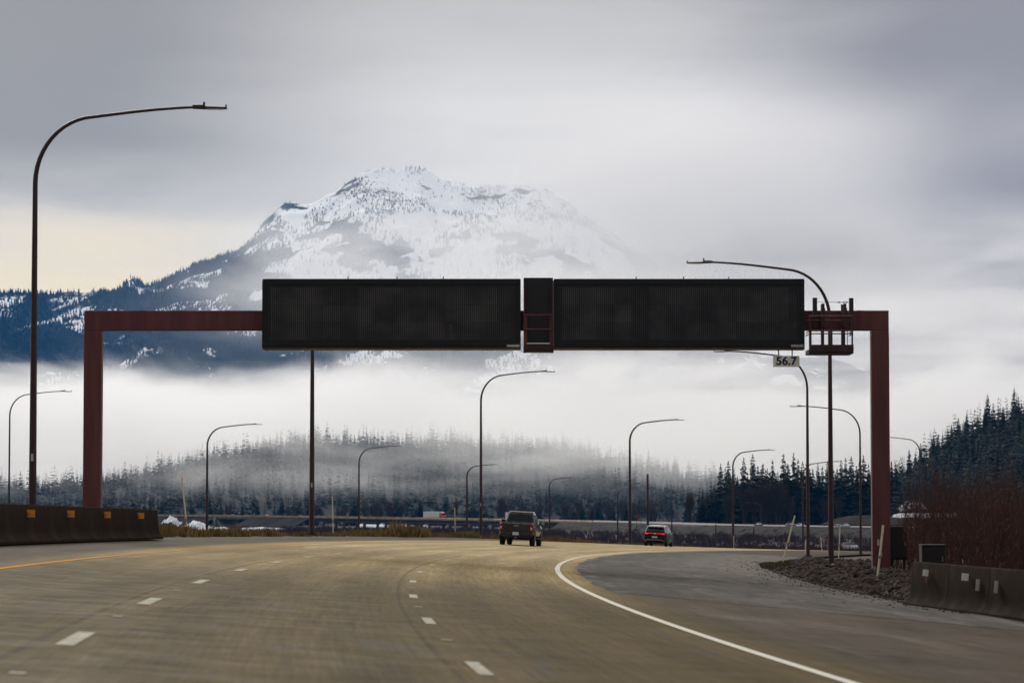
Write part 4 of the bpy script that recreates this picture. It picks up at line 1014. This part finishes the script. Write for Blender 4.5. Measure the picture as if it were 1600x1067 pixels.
b = MB().box((0, -2.27, .60), (1.62, .2, .34), bev=.06).build('bumper', M_blackp, r)
MB().box((0, -2.376, .72), (.42, .012, .13)).build('licence_plate', M_plate, b)
MB().tube([(-.76, -2.36, .42), (-.55, -2.385, .50), (.55, -2.385, .50), (.76, -2.36, .42)], .03, 8).build('skid_trim', M_galv, b)
MB().box((0, -.2, .3), (1.4, 4.0, .2)).build('underbody', M_trim, r)
place(r, 242.0, -6.6, 0, .02)

# distant traffic: small shaped cars (body, cabin glass, wheels in one mesh each)
def far_car(p, yaw, paint, label, group, suv=False, lights=None):
    b = MB(); h = .12 if suv else 0
    b.loft([(-2.2, [(0, .35), (.7, .35), (.8, .6), (.74, .9 + h), (0, .92 + h)]), (-1.9, [(0, .25), (.82, .25), (.9, .6), (.84, .95 + h), (0, .97 + h)]), (1.2, [(0, .25), (.82, .25), (.9, .6), (.84, .92 + h), (0, .95 + h)]), (2.1, [(0, .3), (.74, .3), (.8, .55), (.7, .75 + h), (0, .78 + h)])], 0)
    e = -1.9 if suv else -1.3
    b.loft([(e - .15, [(0, .93 + h), (.76, .93 + h), (.66, 1.0 + h), (0, 1.02 + h)]), (e + .25, [(0, .9 + h), (.8, .93 + h), (.6, 1.40 + h), (0, 1.42 + h)]), (.3, [(0, .9 + h), (.8, .93 + h), (.62, 1.42 + h), (0, 1.45 + h)]), (1.1, [(0, .9 + h), (.78, .9 + h), (.7, .96 + h), (0, .98 + h)])], 1)
    b.box((0, -.5, 1.44 + h), (1.15, 1.3, .04), 0)
    for sx in (-.78, .78):
        for y in (-1.35, 1.35): b.tube([(sx - .1, y, .33), (sx + .1, y, .33)], .33, 12, 2)
    for sx in (-.6, .6): b.box((sx, -2.2, .75), (.25, .06, .14), 3); b.box((sx, 2.1, .62), (.25, .06, .12), 4)
    o = b.build('distant_car', [paint, M_glass, M_tyre, M_tail, lights or M_plate], None, False); o.location = p; o.rotation_euler = (0, 0, yaw)
    return tag(o, label, 'car', group)

# ------------------------------------------------------------------ viaduct, overpass, embankment, highway beyond the valley
path = [(-60, 1960, 802.3), (150, 1850, 803.0), (335, 1745, 804.2), (405, 1700, 804.8), (494, 1640, 806.0), (660, 1525, 808.6), (780, 1430, 810.4), (880, 1340, 812.2), (1010, 1220, 815.2), (1100, 1140, 818.2), (1250, 1060, 820.6), (1440, 980, 822.6), (1700, 900, 824), (2100, 830, 825)]
PP = [at(p[0], p[2], p[1]) for p in path]
def along(t):
    i = min(int(t), len(PP) - 2); return PP[i].lerp(PP[i + 1], t - i)
def tpx(px):
    for i in range(len(path) - 1):
        if path[i][0] <= px <= path[i + 1][0]: return i + (px - path[i][0]) / (path[i + 1][0] - path[i][0])
def frame(t):
    d = along(min(t + .05, len(PP) - 1.001)) - along(max(t - .05, 0)); d.z = 0; d.normalize(); return d, Vector((d.y, -d.x, 0))     # forward (rightwards), side towards the camera
def ribbon(name, t0, t1, prof, m, n=60, noise=0., parent=None, kind=None, sub=1):
    V, k = [], len(prof)
    for t in np.linspace(t0, t1, n):
        p = along(t); d, s_ = frame(t)
        for j, (a, z) in enumerate(prof):
            q_ = p + s_ * a; zz_ = p.z + z if z > -50 else z + 100
            nz = noise * float(fbm(np.array(t * 37 + j * 3.1), np.array(j * 1.7 + t * 5), 4)) if 0 < j else 0
            V.append((q_.x, q_.y - nz * 1.4, zz_ + nz))
    Fa = [(i * k + j, i * k + j + 1, (i + 1) * k + j + 1, (i + 1) * k + j) for i in range(n - 1) for j in range(k - 1)]
    o = npmesh(name, V, Fa, m, parent)
    if kind: tag(o, kind=kind)
    return o
def vrib(name, t0, t1, a, z0, z1, w_, m, n=60, parent=None):
    """a solid wall or girder along the path: offset a, from z0 to z1, thickness w_"""
    prof = [(a, z0), (a, z1), (a - w_, z1), (a - w_, z0), (a, z0)]
    return ribbon(name, t0, t1, prof, m, n, 0, parent)
W2 = 13.
t_ov0, t_ov1, t_v0, t_v1 = tpx(345), tpx(398), tpx(492), tpx(885)
ribbon('highway', 0, t_v1, [(2.2, -.9), (-W2, -.92)], M_deck, 120, kind='structure'); ribbon('highway', t_v1, len(PP) - 1.001, [(2.2, -.9), (-W2, -.85 + .75)], M_deck, 120, kind='structure')
earth = [(2.3, -.95), (5, -2.2), (9, -4.2), (15, -6.6), (24, -8.5)]
ribbon('earth_bank', tpx(1230), len(PP) - 1.001, [(-W2 + .2, .3), (-W2 - 6, 2.2), (-W2 - 11, 3.4), (-W2 - 16, 3.2), (-W2 - 26, -6)], M_earth, 60, .5, kind='structure')
sb = ribbon('snow_bank', tpx(1308), tpx(1402), [(-W2 - 8.6, 2.6), (-W2 - 9.2, 3.7), (-W2 - 11.5, 4.25), (-W2 - 14, 3.3)], M_snow, 60, .28); tag(sb, 'thin ragged snow bank along the far side of the highway beside the gantry column', 'snow', 'old snow patches')
ribbon('embankment', 0, t_ov0, earth, M_earth, 50, .8, kind='structure'); ribbon('embankment', t_ov1, t_v0, earth, M_earth, 20, .6, kind='structure')
# riprap slope with real relief
V, k, nn = [], 16, 420
for i, t in enumerate(np.linspace(t_v1, len(PP) - 1.001, nn)):
    p = along(t); d, s_ = frame(t)
    for j in range(k):
        u = j / (k - 1); q_ = p + s_ * (2.3 + 10.5 * u); z = p.z - .95 + (-8.3 - p.z + .95) * u ** 1.05
        nz = 1.3 * float(fbm(np.array(i * .55), np.array(j * .7), 3)) * min(1, u * 6); V.append((q_.x, q_.y - nz, z + nz * .6))
Fa = [(i * k + j, i * k + j + 1, (i + 1) * k + j + 1, (i + 1) * k + j) for i in range(nn - 1) for j in range(k - 1)]
tag(npmesh('rock_embankment', V, Fa, M_riprap), kind='structure')
# rail along the whole highway
rb_ = tag(vrib('guard_rail', 0, t_v1 + .4, 2.25, -.85, .15, .25, M_band, 150), 'long tan and rust coloured rail along the distant viaduct', 'guard rail')
rb2 = tag(vrib('guard_rail', t_v1 + .4, len(PP) - 1.001, 2.25, -.85, -.35, .2, M_dark, 120), 'low dark rail on top of the grey rock embankment', 'guard rail')
r = empty('viaduct', along(t_v0), 'long low dark viaduct crossing the valley in front of the misty hill', 'bridge')
def reparent(o, p): o.parent = p; o.matrix_parent_inverse = Matrix.Translation(-p.location); return o
reparent(vrib('deck', t_v0, t_v1, 2.0, -1.5, -.93, 13, M_dark, 60), r); reparent(vrib('girder', t_v0, t_v1, 1.2, -3.0, -1.51, 1.0, M_dark, 60), r)
for kx, px in enumerate(np.linspace(508, 872, 12)):
    t = tpx(px); p = along(t); d, s_ = frame(t); M = Matrix.Rotation(math.atan2(d.y, d.x), 3, 'Z')
    b = MB().box((0, 0, -2.0), (2.6, 10, .9), 0, M); b.v = [tuple(Vector(v) + p + s_ * -3.2 + Vector((0, 0, -1.45))) for v in b.v]
    cp = reparent(b.build('pier', M_conc_l, r), r)
    b = MB()
    for a in (.6, -7): b.tube([p + s_ * a + Vector((0, 0, -3.9)), Vector((*(p + s_ * a).xy, -9))], .75, 10)
    c_ = b.build('shaft', M_conc_l, None); c_.parent = cp; c_.matrix_parent_inverse = cp.matrix_parent_inverse.copy(); c_.matrix_parent_inverse = Matrix.Translation(-r.location)
    cp.matrix_parent_inverse = Matrix.Identity(4); cp.location = -r.location; c_.matrix_parent_inverse = Matrix.Identity(4); c_.location = (0, 0, 0)
r = empty('overpass', along(t_ov0), 'short dark overpass with pale sloping abutments left of the thick lamp', 'bridge')
reparent(vrib('deck', t_ov0 - .02, t_ov1 + .02, 2.35, -2.4, -.95, 13, M_dark, 12), r)
for t, sg in ((t_ov0, 1), (t_ov1, -1)):
    p = along(t); d, s_ = frame(t); b = MB()
    q0 = p + s_ * 2.6 - d * sg * 1.5; q1 = q0 + d * sg * 9; b.add([(*q0.xy, p.z - 2.3), (*q0.xy, -8), (*q1.xy, -8), (*(q0 + d * sg * 1.5).xy, p.z - 2.3)] + [(*(v - s_ * 12).xy, z) for v, z in ((q0, p.z - 2.3), (q0, -8), (q1, -8), (q0 + d * sg * 1.5, p.z - 2.3))],
        [(0, 1, 2, 3), (7, 6, 5, 4), (0, 4, 5, 1), (1, 5, 6, 2), (2, 6, 7, 3), (3, 7, 4, 0)])
    reparent(b.build('abutment', M_conc_l, r), r)

# traffic on it
def on_path(px, off, dz=0.):
    t = tpx(px); p = along(t); d, s_ = frame(t); u = (2.2 - off) / (2.2 + W2); return p + s_ * off + Vector((0, 0, -.88 + (.75 * u if px > 885 else 0) + dz)), d
cars = [(357, M_maro, 'dark red distant car crossing the short overpass', False, 1), (410, M_carw, 'white distant car just left of the thick lamp', True, 1), (463, M_silver, 'silver distant car close left of the thick lamp', False, 1), (545, M_bluec, 'blue grey distant car close right of the thick lamp on the viaduct', True, -1),
        (643, M_bluec, 'distant car with yellowish headlamps just left of the red truck', False, -1), (1178, M_bluec, 'blue grey distant car on the rock embankment, leftmost of those there', False, 1), (1206, M_silver, 'silver distant car on the rock embankment, second from left', False, -1),
        (1228, M_maro, 'dark distant car on the rock embankment beside the leaning stake', True, 1), (1241, M_carw, 'white distant car on the rock embankment right of the leaning stake', False, 1), (1283, M_silver, 'distant car with yellow headlamps left of the tall right lamp', False, -1), (1314, M_silver, 'silver distant car between the tall right lamp and the gantry column', True, 1)]
for px, pm, lb, suv, dr in cars:
    p, d = on_path(px, -2.5 if dr > 0 else -7.5); far_car(p, math.atan2(d.y, d.x) - math.pi / 2 + (0 if dr > 0 else math.pi), pm, lb, 'distant cars beyond the valley', suv, M_headl if 'yellow' in lb else None)
wc = at(1330, 859, 640); far_car(wc, -.5, M_carw, 'white car on the far bend just left of the right gantry column', 'distant cars beyond the valley', True)

def semi(px, cabm, label, L=15.5):
    p, d = on_path(px, -3.0); yaw = math.atan2(d.y, d.x) - math.pi / 2 + .12
    r = empty('semi_truck', p, label, 'truck', yaw, 'white trailer trucks on the viaduct')
    MB().box((0, -L / 2, 2.55), (2.6, L, 2.9), bev=.05).build('trailer', M_trail, r); MB().box((0, -L / 2, 1.0), (2.2, L - 1, .2)).build('chassis', M_trim, r)
    MB().loft([(.35, [(0, .7), (1.15, .7), (1.2, 2.2), (1.05, 3.7), (0, 3.8)]), (1.9, [(0, .7), (1.15, .7), (1.2, 2.2), (1.05, 3.3), (0, 3.4)]), (2.5, [(0, .7), (1.15, .7), (1.15, 2.1), (1.0, 2.2), (0, 2.3)]), (4.3, [(0, .6), (1.0, .6), (1.0, 1.7), (.85, 1.85), (0, 1.95)])]).build('cab', cabm, r)
    MB().box((0, 2.3, 2.65), (1.9, .3, .8)).build('windscreen', M_glass, r)
    for y in (-L + 1.2, -L + 2.5, -2.2, -1, 3.4):
        for s_ in (-1, 1): MB().tube([(s_ * .95, y, .5), (s_ * 1.25, y, .5)], .5, 14).build('wheel', M_tyre, r)
semi(682, M_red, 'white trailer truck with a red cab crossing the viaduct', 17)
semi(806, M_trail, 'all white trailer truck partly hidden by the grey pickup', 15)

# reddish back of a distant board
p = at(998, 813, 1120); r = empty('board_sign', (p.x, 1120, -4), 'faded red brown board on posts between the lamp and the dark mast', 'sign'); 
MB().box((0, 0, at(998, 806.5, 1120).z + 4), (2.7, .12, 1.35)).build('board', mat('faded_red_board', (.20, .055, .045), (.15, .045, .04), 2), r)
for s_ in (-1, 1): MB().box((s_ * .9, .1, 1.4), (.15, .12, 3.4)).build('post', M_bark, r)

# ------------------------------------------------------------------ ground cover
def tufts(name, P, hs, per, m, label, spread=.25, wd=.025, lean=.5):
    n = len(P); V = np.zeros((n * per, 3, 3)); base = np.repeat(P, per, 0); h = np.repeat(hs, per) * RN.uniform(.5, 1.1, n * per); a = RN.uniform(0, 6.28, n * per); a2 = RN.uniform(0, 6.28, n * per); sp = np.repeat(hs, per) * spread * RN.random(n * per)
    bx = base[:, 0] + sp * np.cos(a2); by = base[:, 1] + sp * np.sin(a2); w_ = wd * np.repeat(hs, per) / np.mean(hs)
    V[:, 0] = np.stack([bx - w_ * np.cos(a), by - w_ * np.sin(a), base[:, 2] - .05], -1); V[:, 1] = np.stack([bx + w_ * np.cos(a), by + w_ * np.sin(a), base[:, 2] - .05], -1)
    V[:, 2] = np.stack([bx + lean * h * RN.uniform(-1, 1, n * per), by + lean * h * RN.uniform(-1, 1, n * per), base[:, 2] + h], -1)
    return tag(npmesh(name, V.reshape(-1, 3), np.arange(n * per * 3).reshape(-1, 3), m), label, name.replace('_', ' '), kind='stuff')
n = 5200; y_ = 100 + 330 * RN.random(n) ** 1.2; o_ = -15.3 - 2.3 * RN.random(n); X, Y, Z = rd(y_, o_); Z = zg(X, Y)
cl = fbm(Y / 9, o_ * .3, 3); keep = (cl > -.25); hs = np.clip(.28 + .5 * cl, .12, 1.1) * RN.uniform(.6, 1.3, n); big = (np.abs((X / Y * F + 800) - 640) < 26); hs = np.where(big, hs * 1.9, hs)
tufts('dry_grass', np.stack([X, Y, Z], -1)[keep], hs[keep], 12, M_grass, 'dry straw coloured grass along the outer road edge', .5, .03)
n = 500; y_ = 132 + 18 * RN.random(n); o_ = 8.0 + 1.2 * RN.random(n); X, Y, Z = rd(y_, o_); tufts('mossy_grass', np.stack([X, Y, Z + mound(o_, y_) - .02], -1), RN.uniform(.08, .22, n), 12, M_moss, 'mossy green brown turf at the tip of the gravel bank', .6, .02)
# valley scrub: upright twig bundles
n = 15000; y_ = 420 + 1250 * RN.random(n) ** 1.25; x_ = (RN.uniform(-30, 1640, n) - 800) / F * y_; z_ = zg(x_, y_); ok = (z_ < -5.6) & (fbm(x_ / 38, y_ / 60, 3) > -.35)
tt_ = np.interp((x_ / y_ * F + 800), [p[0] for p in path], [p[1] for p in path]); ok &= (y_ < tt_ - 18)
P = np.stack([x_, y_, z_], -1)[ok]; tufts('valley_scrub', P, RN.uniform(1.4, 3.2, len(P)) * np.where(P[:, 0] > 20, .75, 1), 16, M_scrub, 'purple brown leafless scrub covering the valley floor', .65, .10, .3)
# rocks on the gravel bank
n = 15000; y_ = RN.uniform(66, 165, n); o_ = 8.15 + 6.6 * RN.random(n) ** 1.3; X, Y, Z = rd(y_, o_); Z = Z + mound(o_, y_) + .16 * fbm(X * .9, Y * .35, 4) + .10 * fbm(X * 3.1, Y * 1.6, 3) - .06
o_ = np.where(RN.random(n) < .06, 8.7 - RN.exponential(.5, n), o_); X, Y, Z0 = rd(y_, o_); Z = np.where(o_ < 8.4, Z0 + .01, Z0 + mound(o_, y_) + .16 * fbm(X * .9, Y * .35, 4) + .10 * fbm(X * 3.1, Y * 1.6, 3) - .06); keep = (mound(o_, y_) > .03) | ((o_ < 8.4) & (o_ > 4)); X, Y, Z = X[keep], Y[keep], Z[keep]; onr = (o_ < 8.5)[keep]; n = len(X); s_ = RN.uniform(.02, .085, n) * RN.choice([.6, 1, 1, 1.4, 2.3], n)
s_ = np.where(onr, np.minimum(s_, .03), s_); oc = np.array([(1, 0, 0), (-1, 0, 0), (0, 1, 0), (0, -1, 0), (0, 0, .8), (0, 0, -.8)]); V = oc[None] * s_[:, None, None] * RN.uniform(.6, 1.4, (n, 6, 1)); a = RN.uniform(0, 6.28, n); c, d = np.cos(a)[:, None], np.sin(a)[:, None]
V = np.stack([V[..., 0] * c - V[..., 1] * d + X[:, None], V[..., 0] * d + V[..., 1] * c + Y[:, None], V[..., 2] + Z[:, None]], -1)
ft = np.array([(0, 2, 4), (2, 1, 4), (1, 3, 4), (3, 0, 4), (2, 0, 5), (1, 2, 5), (3, 1, 5), (0, 3, 5)])
tag(npmesh('gravel', V.reshape(-1, 3), (ft[None] + (np.arange(n) * 6)[:, None, None]).reshape(-1, 3), M_rock), 'loose brown grey stones covering the bank on the right', 'gravel', kind='stuff')

# red willow brush behind the right barrier
V, Fa = [], []
def stem(p, d, L, r0, segs, branch):
    pts = [p]; q_ = p.copy(); dd = d.copy()
    for s_ in range(segs):
        dd = (dd + Vector((R.uniform(-.16, .16), R.uniform(-.16, .16), R.uniform(-.02, .10)))).normalized(); q_ = q_ + dd * L / segs; pts.append(q_.copy())
        if branch and s_ > 0:
            for _ in range(R.choice((1, 2, 2))):
                e = (dd + Vector((R.uniform(-.7, .7), R.uniform(-.7, .7), R.uniform(-.1, .4)))).normalized(); stem(q_, e, L * R.uniform(.22, .42), r0 * .5, 3, False)
    b0 = len(V); m = len(pts)
    for i, w_ in enumerate(pts):
        rr_ = r0 * (1 - .75 * i / (m - 1))
        for k in range(3): V.append((w_.x + rr_ * math.cos(2.094 * k), w_.y + rr_ * math.sin(2.094 * k), w_.z))
    for i in range(m - 1):
        for k in range(3): Fa.append((b0 + i * 3 + k, b0 + i * 3 + (k + 1) % 3, b0 + (i + 1) * 3 + (k + 1) % 3, b0 + (i + 1) * 3 + k))
for i in range(1000):
    y_ = R.uniform(80, 150); px = R.uniform(1392, 1800); x_ = (px - 800) / F * y_
    lim = np.interp(px, [1392, 1405, 1425, 1450, 1490, 1560, 1600, 1800], [850, 815, 795, 772, 760, 766, 770, 775])
    if px < 1424 and y_ < 116: continue
    if px < 1400 and R.random() < .6: continue
    z_ = float(zg(x_, y_)) - .05; hmax = at(px, lim, y_).z - z_
    if y_ < 100 and px < 1432: continue
    if y_ < 93 and px < 1500: continue
    for _ in range(2): 
        a = R.uniform(0, 6.28); stem(Vector((x_ + R.uniform(-.3, .3), y_ + R.uniform(-.3, .3), z_)), Vector((math.cos(a) * .22, math.sin(a) * .22, 1)).normalized(), max(1.0, hmax * (1 + .25 * float(fbm(np.array(x_ / 1.6), np.array(y_ / 3.), 3))) * R.choice((R.uniform(.45, .85), R.uniform(.55, 1.12)))), R.choice((.010, .014, .02, .032)), 6, True)
tag(npmesh('willow_brush', V, Fa, M_brush), 'dense dark red leafless willow brush behind the right barrier', 'brush', kind='stuff')

# old snow patches on the valley floor and hillside
def snow_patch(px, py, D, w_, dpt, h_, label, seed):
    p = at(px, py, D); n = 22; a, b_ = np.meshgrid(np.linspace(-1, 1, n * 2), np.linspace(-1, 1, n), indexing='ij')
    rr_ = np.sqrt(a ** 2 + b_ ** 2) + .45 * fbm(a * 2 + seed, b_ * 2 + seed, 4); z = h_ * (1 - rr_) * (1 + .8 * fbm(a * 4 + seed, b_ * 3, 3))
    gm = gridmesh('snow_patch', a * w_ / 2 + p.x, b_ * dpt / 2 + D, np.where(z > 0, z, z - .3) + p.z, M_snow); tag(gm, label, 'snow', 'old snow patches')
for i, (px, py, D, w_, dpt, h_, lb) in enumerate([(306, 823, 1280, 12, 26, 2.6, 'rough white snow heap beside the leaning orange banded stake'), (345, 827, 1250, 22, 22, 1.0, 'low white snow strip left of the thick lamp'), (268, 818, 1300, 8, 24, 3.8, 'small snow heap at the free end of the left barrier'),
        (402, 826, 1350, 26, 18, .8, 'thin flat snow patch under the short overpass'), (590, 821, 1700, 22, 30, 2.2, 'bright snow patch under the viaduct right of a lamp'), (648, 820, 1720, 16, 30, 1.4, 'small snow patch under the viaduct below the red truck'), (765, 821, 1650, 18, 30, 1.2, 'snow patch under the viaduct left of the grey pickup'),
        (1425, 792, 1235, 11, 24, 3.2, 'snow slope behind the left part of the red brush')]):
    snow_patch(px, py, D, w_, dpt, h_, lb, i * 3.7)

# ------------------------------------------------------------------ air: haze, fog bank, mist
def vol_mat(name, fn, col=(.95, .96, 1.0), aniso=.45):
    m = bpy.data.materials.new(name); m.use_nodes = True; nt = m.node_tree; nt.nodes.clear(); q = G(nt)
    d = fn(q)
    v = q.n('ShaderNodeVolumePrincipled', {'Color': (*col, 1), 'Density': d, 'Anisotropy': aniso})
    nt.links.new(v.outputs[0], q.n('ShaderNodeOutputMaterial').inputs['Volume']); return m
def air_box(name, lo, hi, m):
    c = [(a + b) / 2 for a, b in zip(lo, hi)]; d = [b - a for a, b in zip(lo, hi)]
    o = MB().box(c, d).build(name, m); tag(o, kind='stuff'); return o
def pos(q):
    P = q.n('ShaderNodeTexCoord').outputs['Object']; return P, q.n('ShaderNodeSeparateXYZ', {0: P}).outputs
air_box('haze', (-6900, -260, -12), (6900, 11000, 1120), vol_mat('pale_blue_haze', lambda q: HAZE_D, HAZE_C, .0))

def d_bank(q):
    P, (x, y, z) = pos(q)
    n1 = q.noise(q.mapv(P, (1 / 330, 1 / 800, 1 / 110)), 1.0, 6, .66, .5)
    n2 = q.noise(q.mapv(P, (1 / 900, 1 / 1500, 1 / 38), (3, 2, 1)), 1.0, 4, .6, .5)
    rt = q.rng(x, -420, 500)                                             # the bank thickens to the right
    top = q.math('ADD', 190, q.math('MULTIPLY', q.math('SUBTRACT', n1, .5), 260))
    low = q.rng(q.math('SUBTRACT', z, top), 12, -42)
    up = q.math('MULTIPLY', q.math('MULTIPLY', q.rng(n2, .48, .66), q.rng(z, 420, 200)), q.rng(x, -650, 150))
    edge = q.math('MULTIPLY', q.rng(y, 3350, 3800), q.rng(z, -8, 25))
    d = q.math('MAXIMUM', low, q.math('MULTIPLY', up, q.math('ADD', .22, q.math('MULTIPLY', rt, .35))))
    return q.math('MULTIPLY', q.math('MULTIPLY', d, edge), BANK_D)
air_box('fog', (-2300, 3300, -8), (2600, 5900, 460), vol_mat('white_fog_bank', d_bank, FOG_C))

def d_veil(q):
    P, (x, y, z) = pos(q)
    n1 = q.noise(q.mapv(P, (1 / 520, 1 / 900, 1 / 150)), 1.0, 5, .58, .4)
    n2 = q.noise(q.mapv(P, (1 / 300, 1 / 700, 1 / 70), (7, 1, 3)), 1.0, 5, .6, .3)
    k1 = q.math('ADD', q.math('DIVIDE', x, 620), q.math('MULTIPLY', q.math('SUBTRACT', n1, .5), 1.9))     # thick cloud over the right shoulder
    right = q.math('MULTIPLY', q.rng(k1, -.40, .60), q.rng(x, 1050, 380))
    band = q.math('MULTIPLY', q.rng(z, 330, 440), q.rng(z, 690, 500))
    veil = q.math('MULTIPLY', q.math('MULTIPLY', band, q.rng(n2, .36, .60)), q.rng(x, -760, -320))
    topm = q.math('MULTIPLY', q.rng(z, 660, 960), q.math('MULTIPLY', q.rng(n1, .3, .6), q.rng(x, -520, -100)))
    d = q.math('ADD', q.math('MULTIPLY', right, 1.0), q.math('ADD', q.math('MULTIPLY', veil, 1.1), q.math('MULTIPLY', topm, .6)))
    fade = q.math('MULTIPLY', q.rng(z, 300, 400), q.rng(z, 930, 700))
    return q.math('MULTIPLY', q.math('MULTIPLY', d, fade), VEIL_D)
air_box('cloud', (-1500, 5950, 290), (3300, 6700, 1100), vol_mat('grey_mountain_cloud', d_veil, CLOUD_C))

def d_mist(q):
    P, (x, y, z) = pos(q)
    n1 = q.noise(q.mapv(P, (1 / 150, 1 / 330, 1 / 42)), 1.0, 5, .6, .6)
    n2 = q.noise(q.mapv(P, (1 / 70, 1 / 150, 1 / 22), (3, 3, 3)), 1.0, 4, .6, .3)
    k = q.math('ADD', q.math('MULTIPLY', n1, .75), q.math('MULTIPLY', n2, .25))
    lvl = q.math('MULTIPLY', q.math('MULTIPLY', q.rng(z, 4, 30), q.rng(z, 88, 52, .12, 1)), q.rng(z, 98, 90))
    cr = q.math('MULTIPLY', q.math('MULTIPLY', q.rng(x, -130, 10), q.rng(x, 330, 190)), q.math('MULTIPLY', q.rng(z, 12, 52), q.rng(z, 98, 88)))
    sw = q.math('MULTIPLY', cr, q.rng(k, .30, .58))
    return q.math('MULTIPLY', q.math('ADD', q.math('MULTIPLY', q.rng(k, .48, .68), lvl), q.math('MULTIPLY', sw, .7)), MIST_D)
air_box('mist', (-560, 2010, -6), (520, 3280, 98), vol_mat('drifting_hill_mist', d_mist, FOG_C))
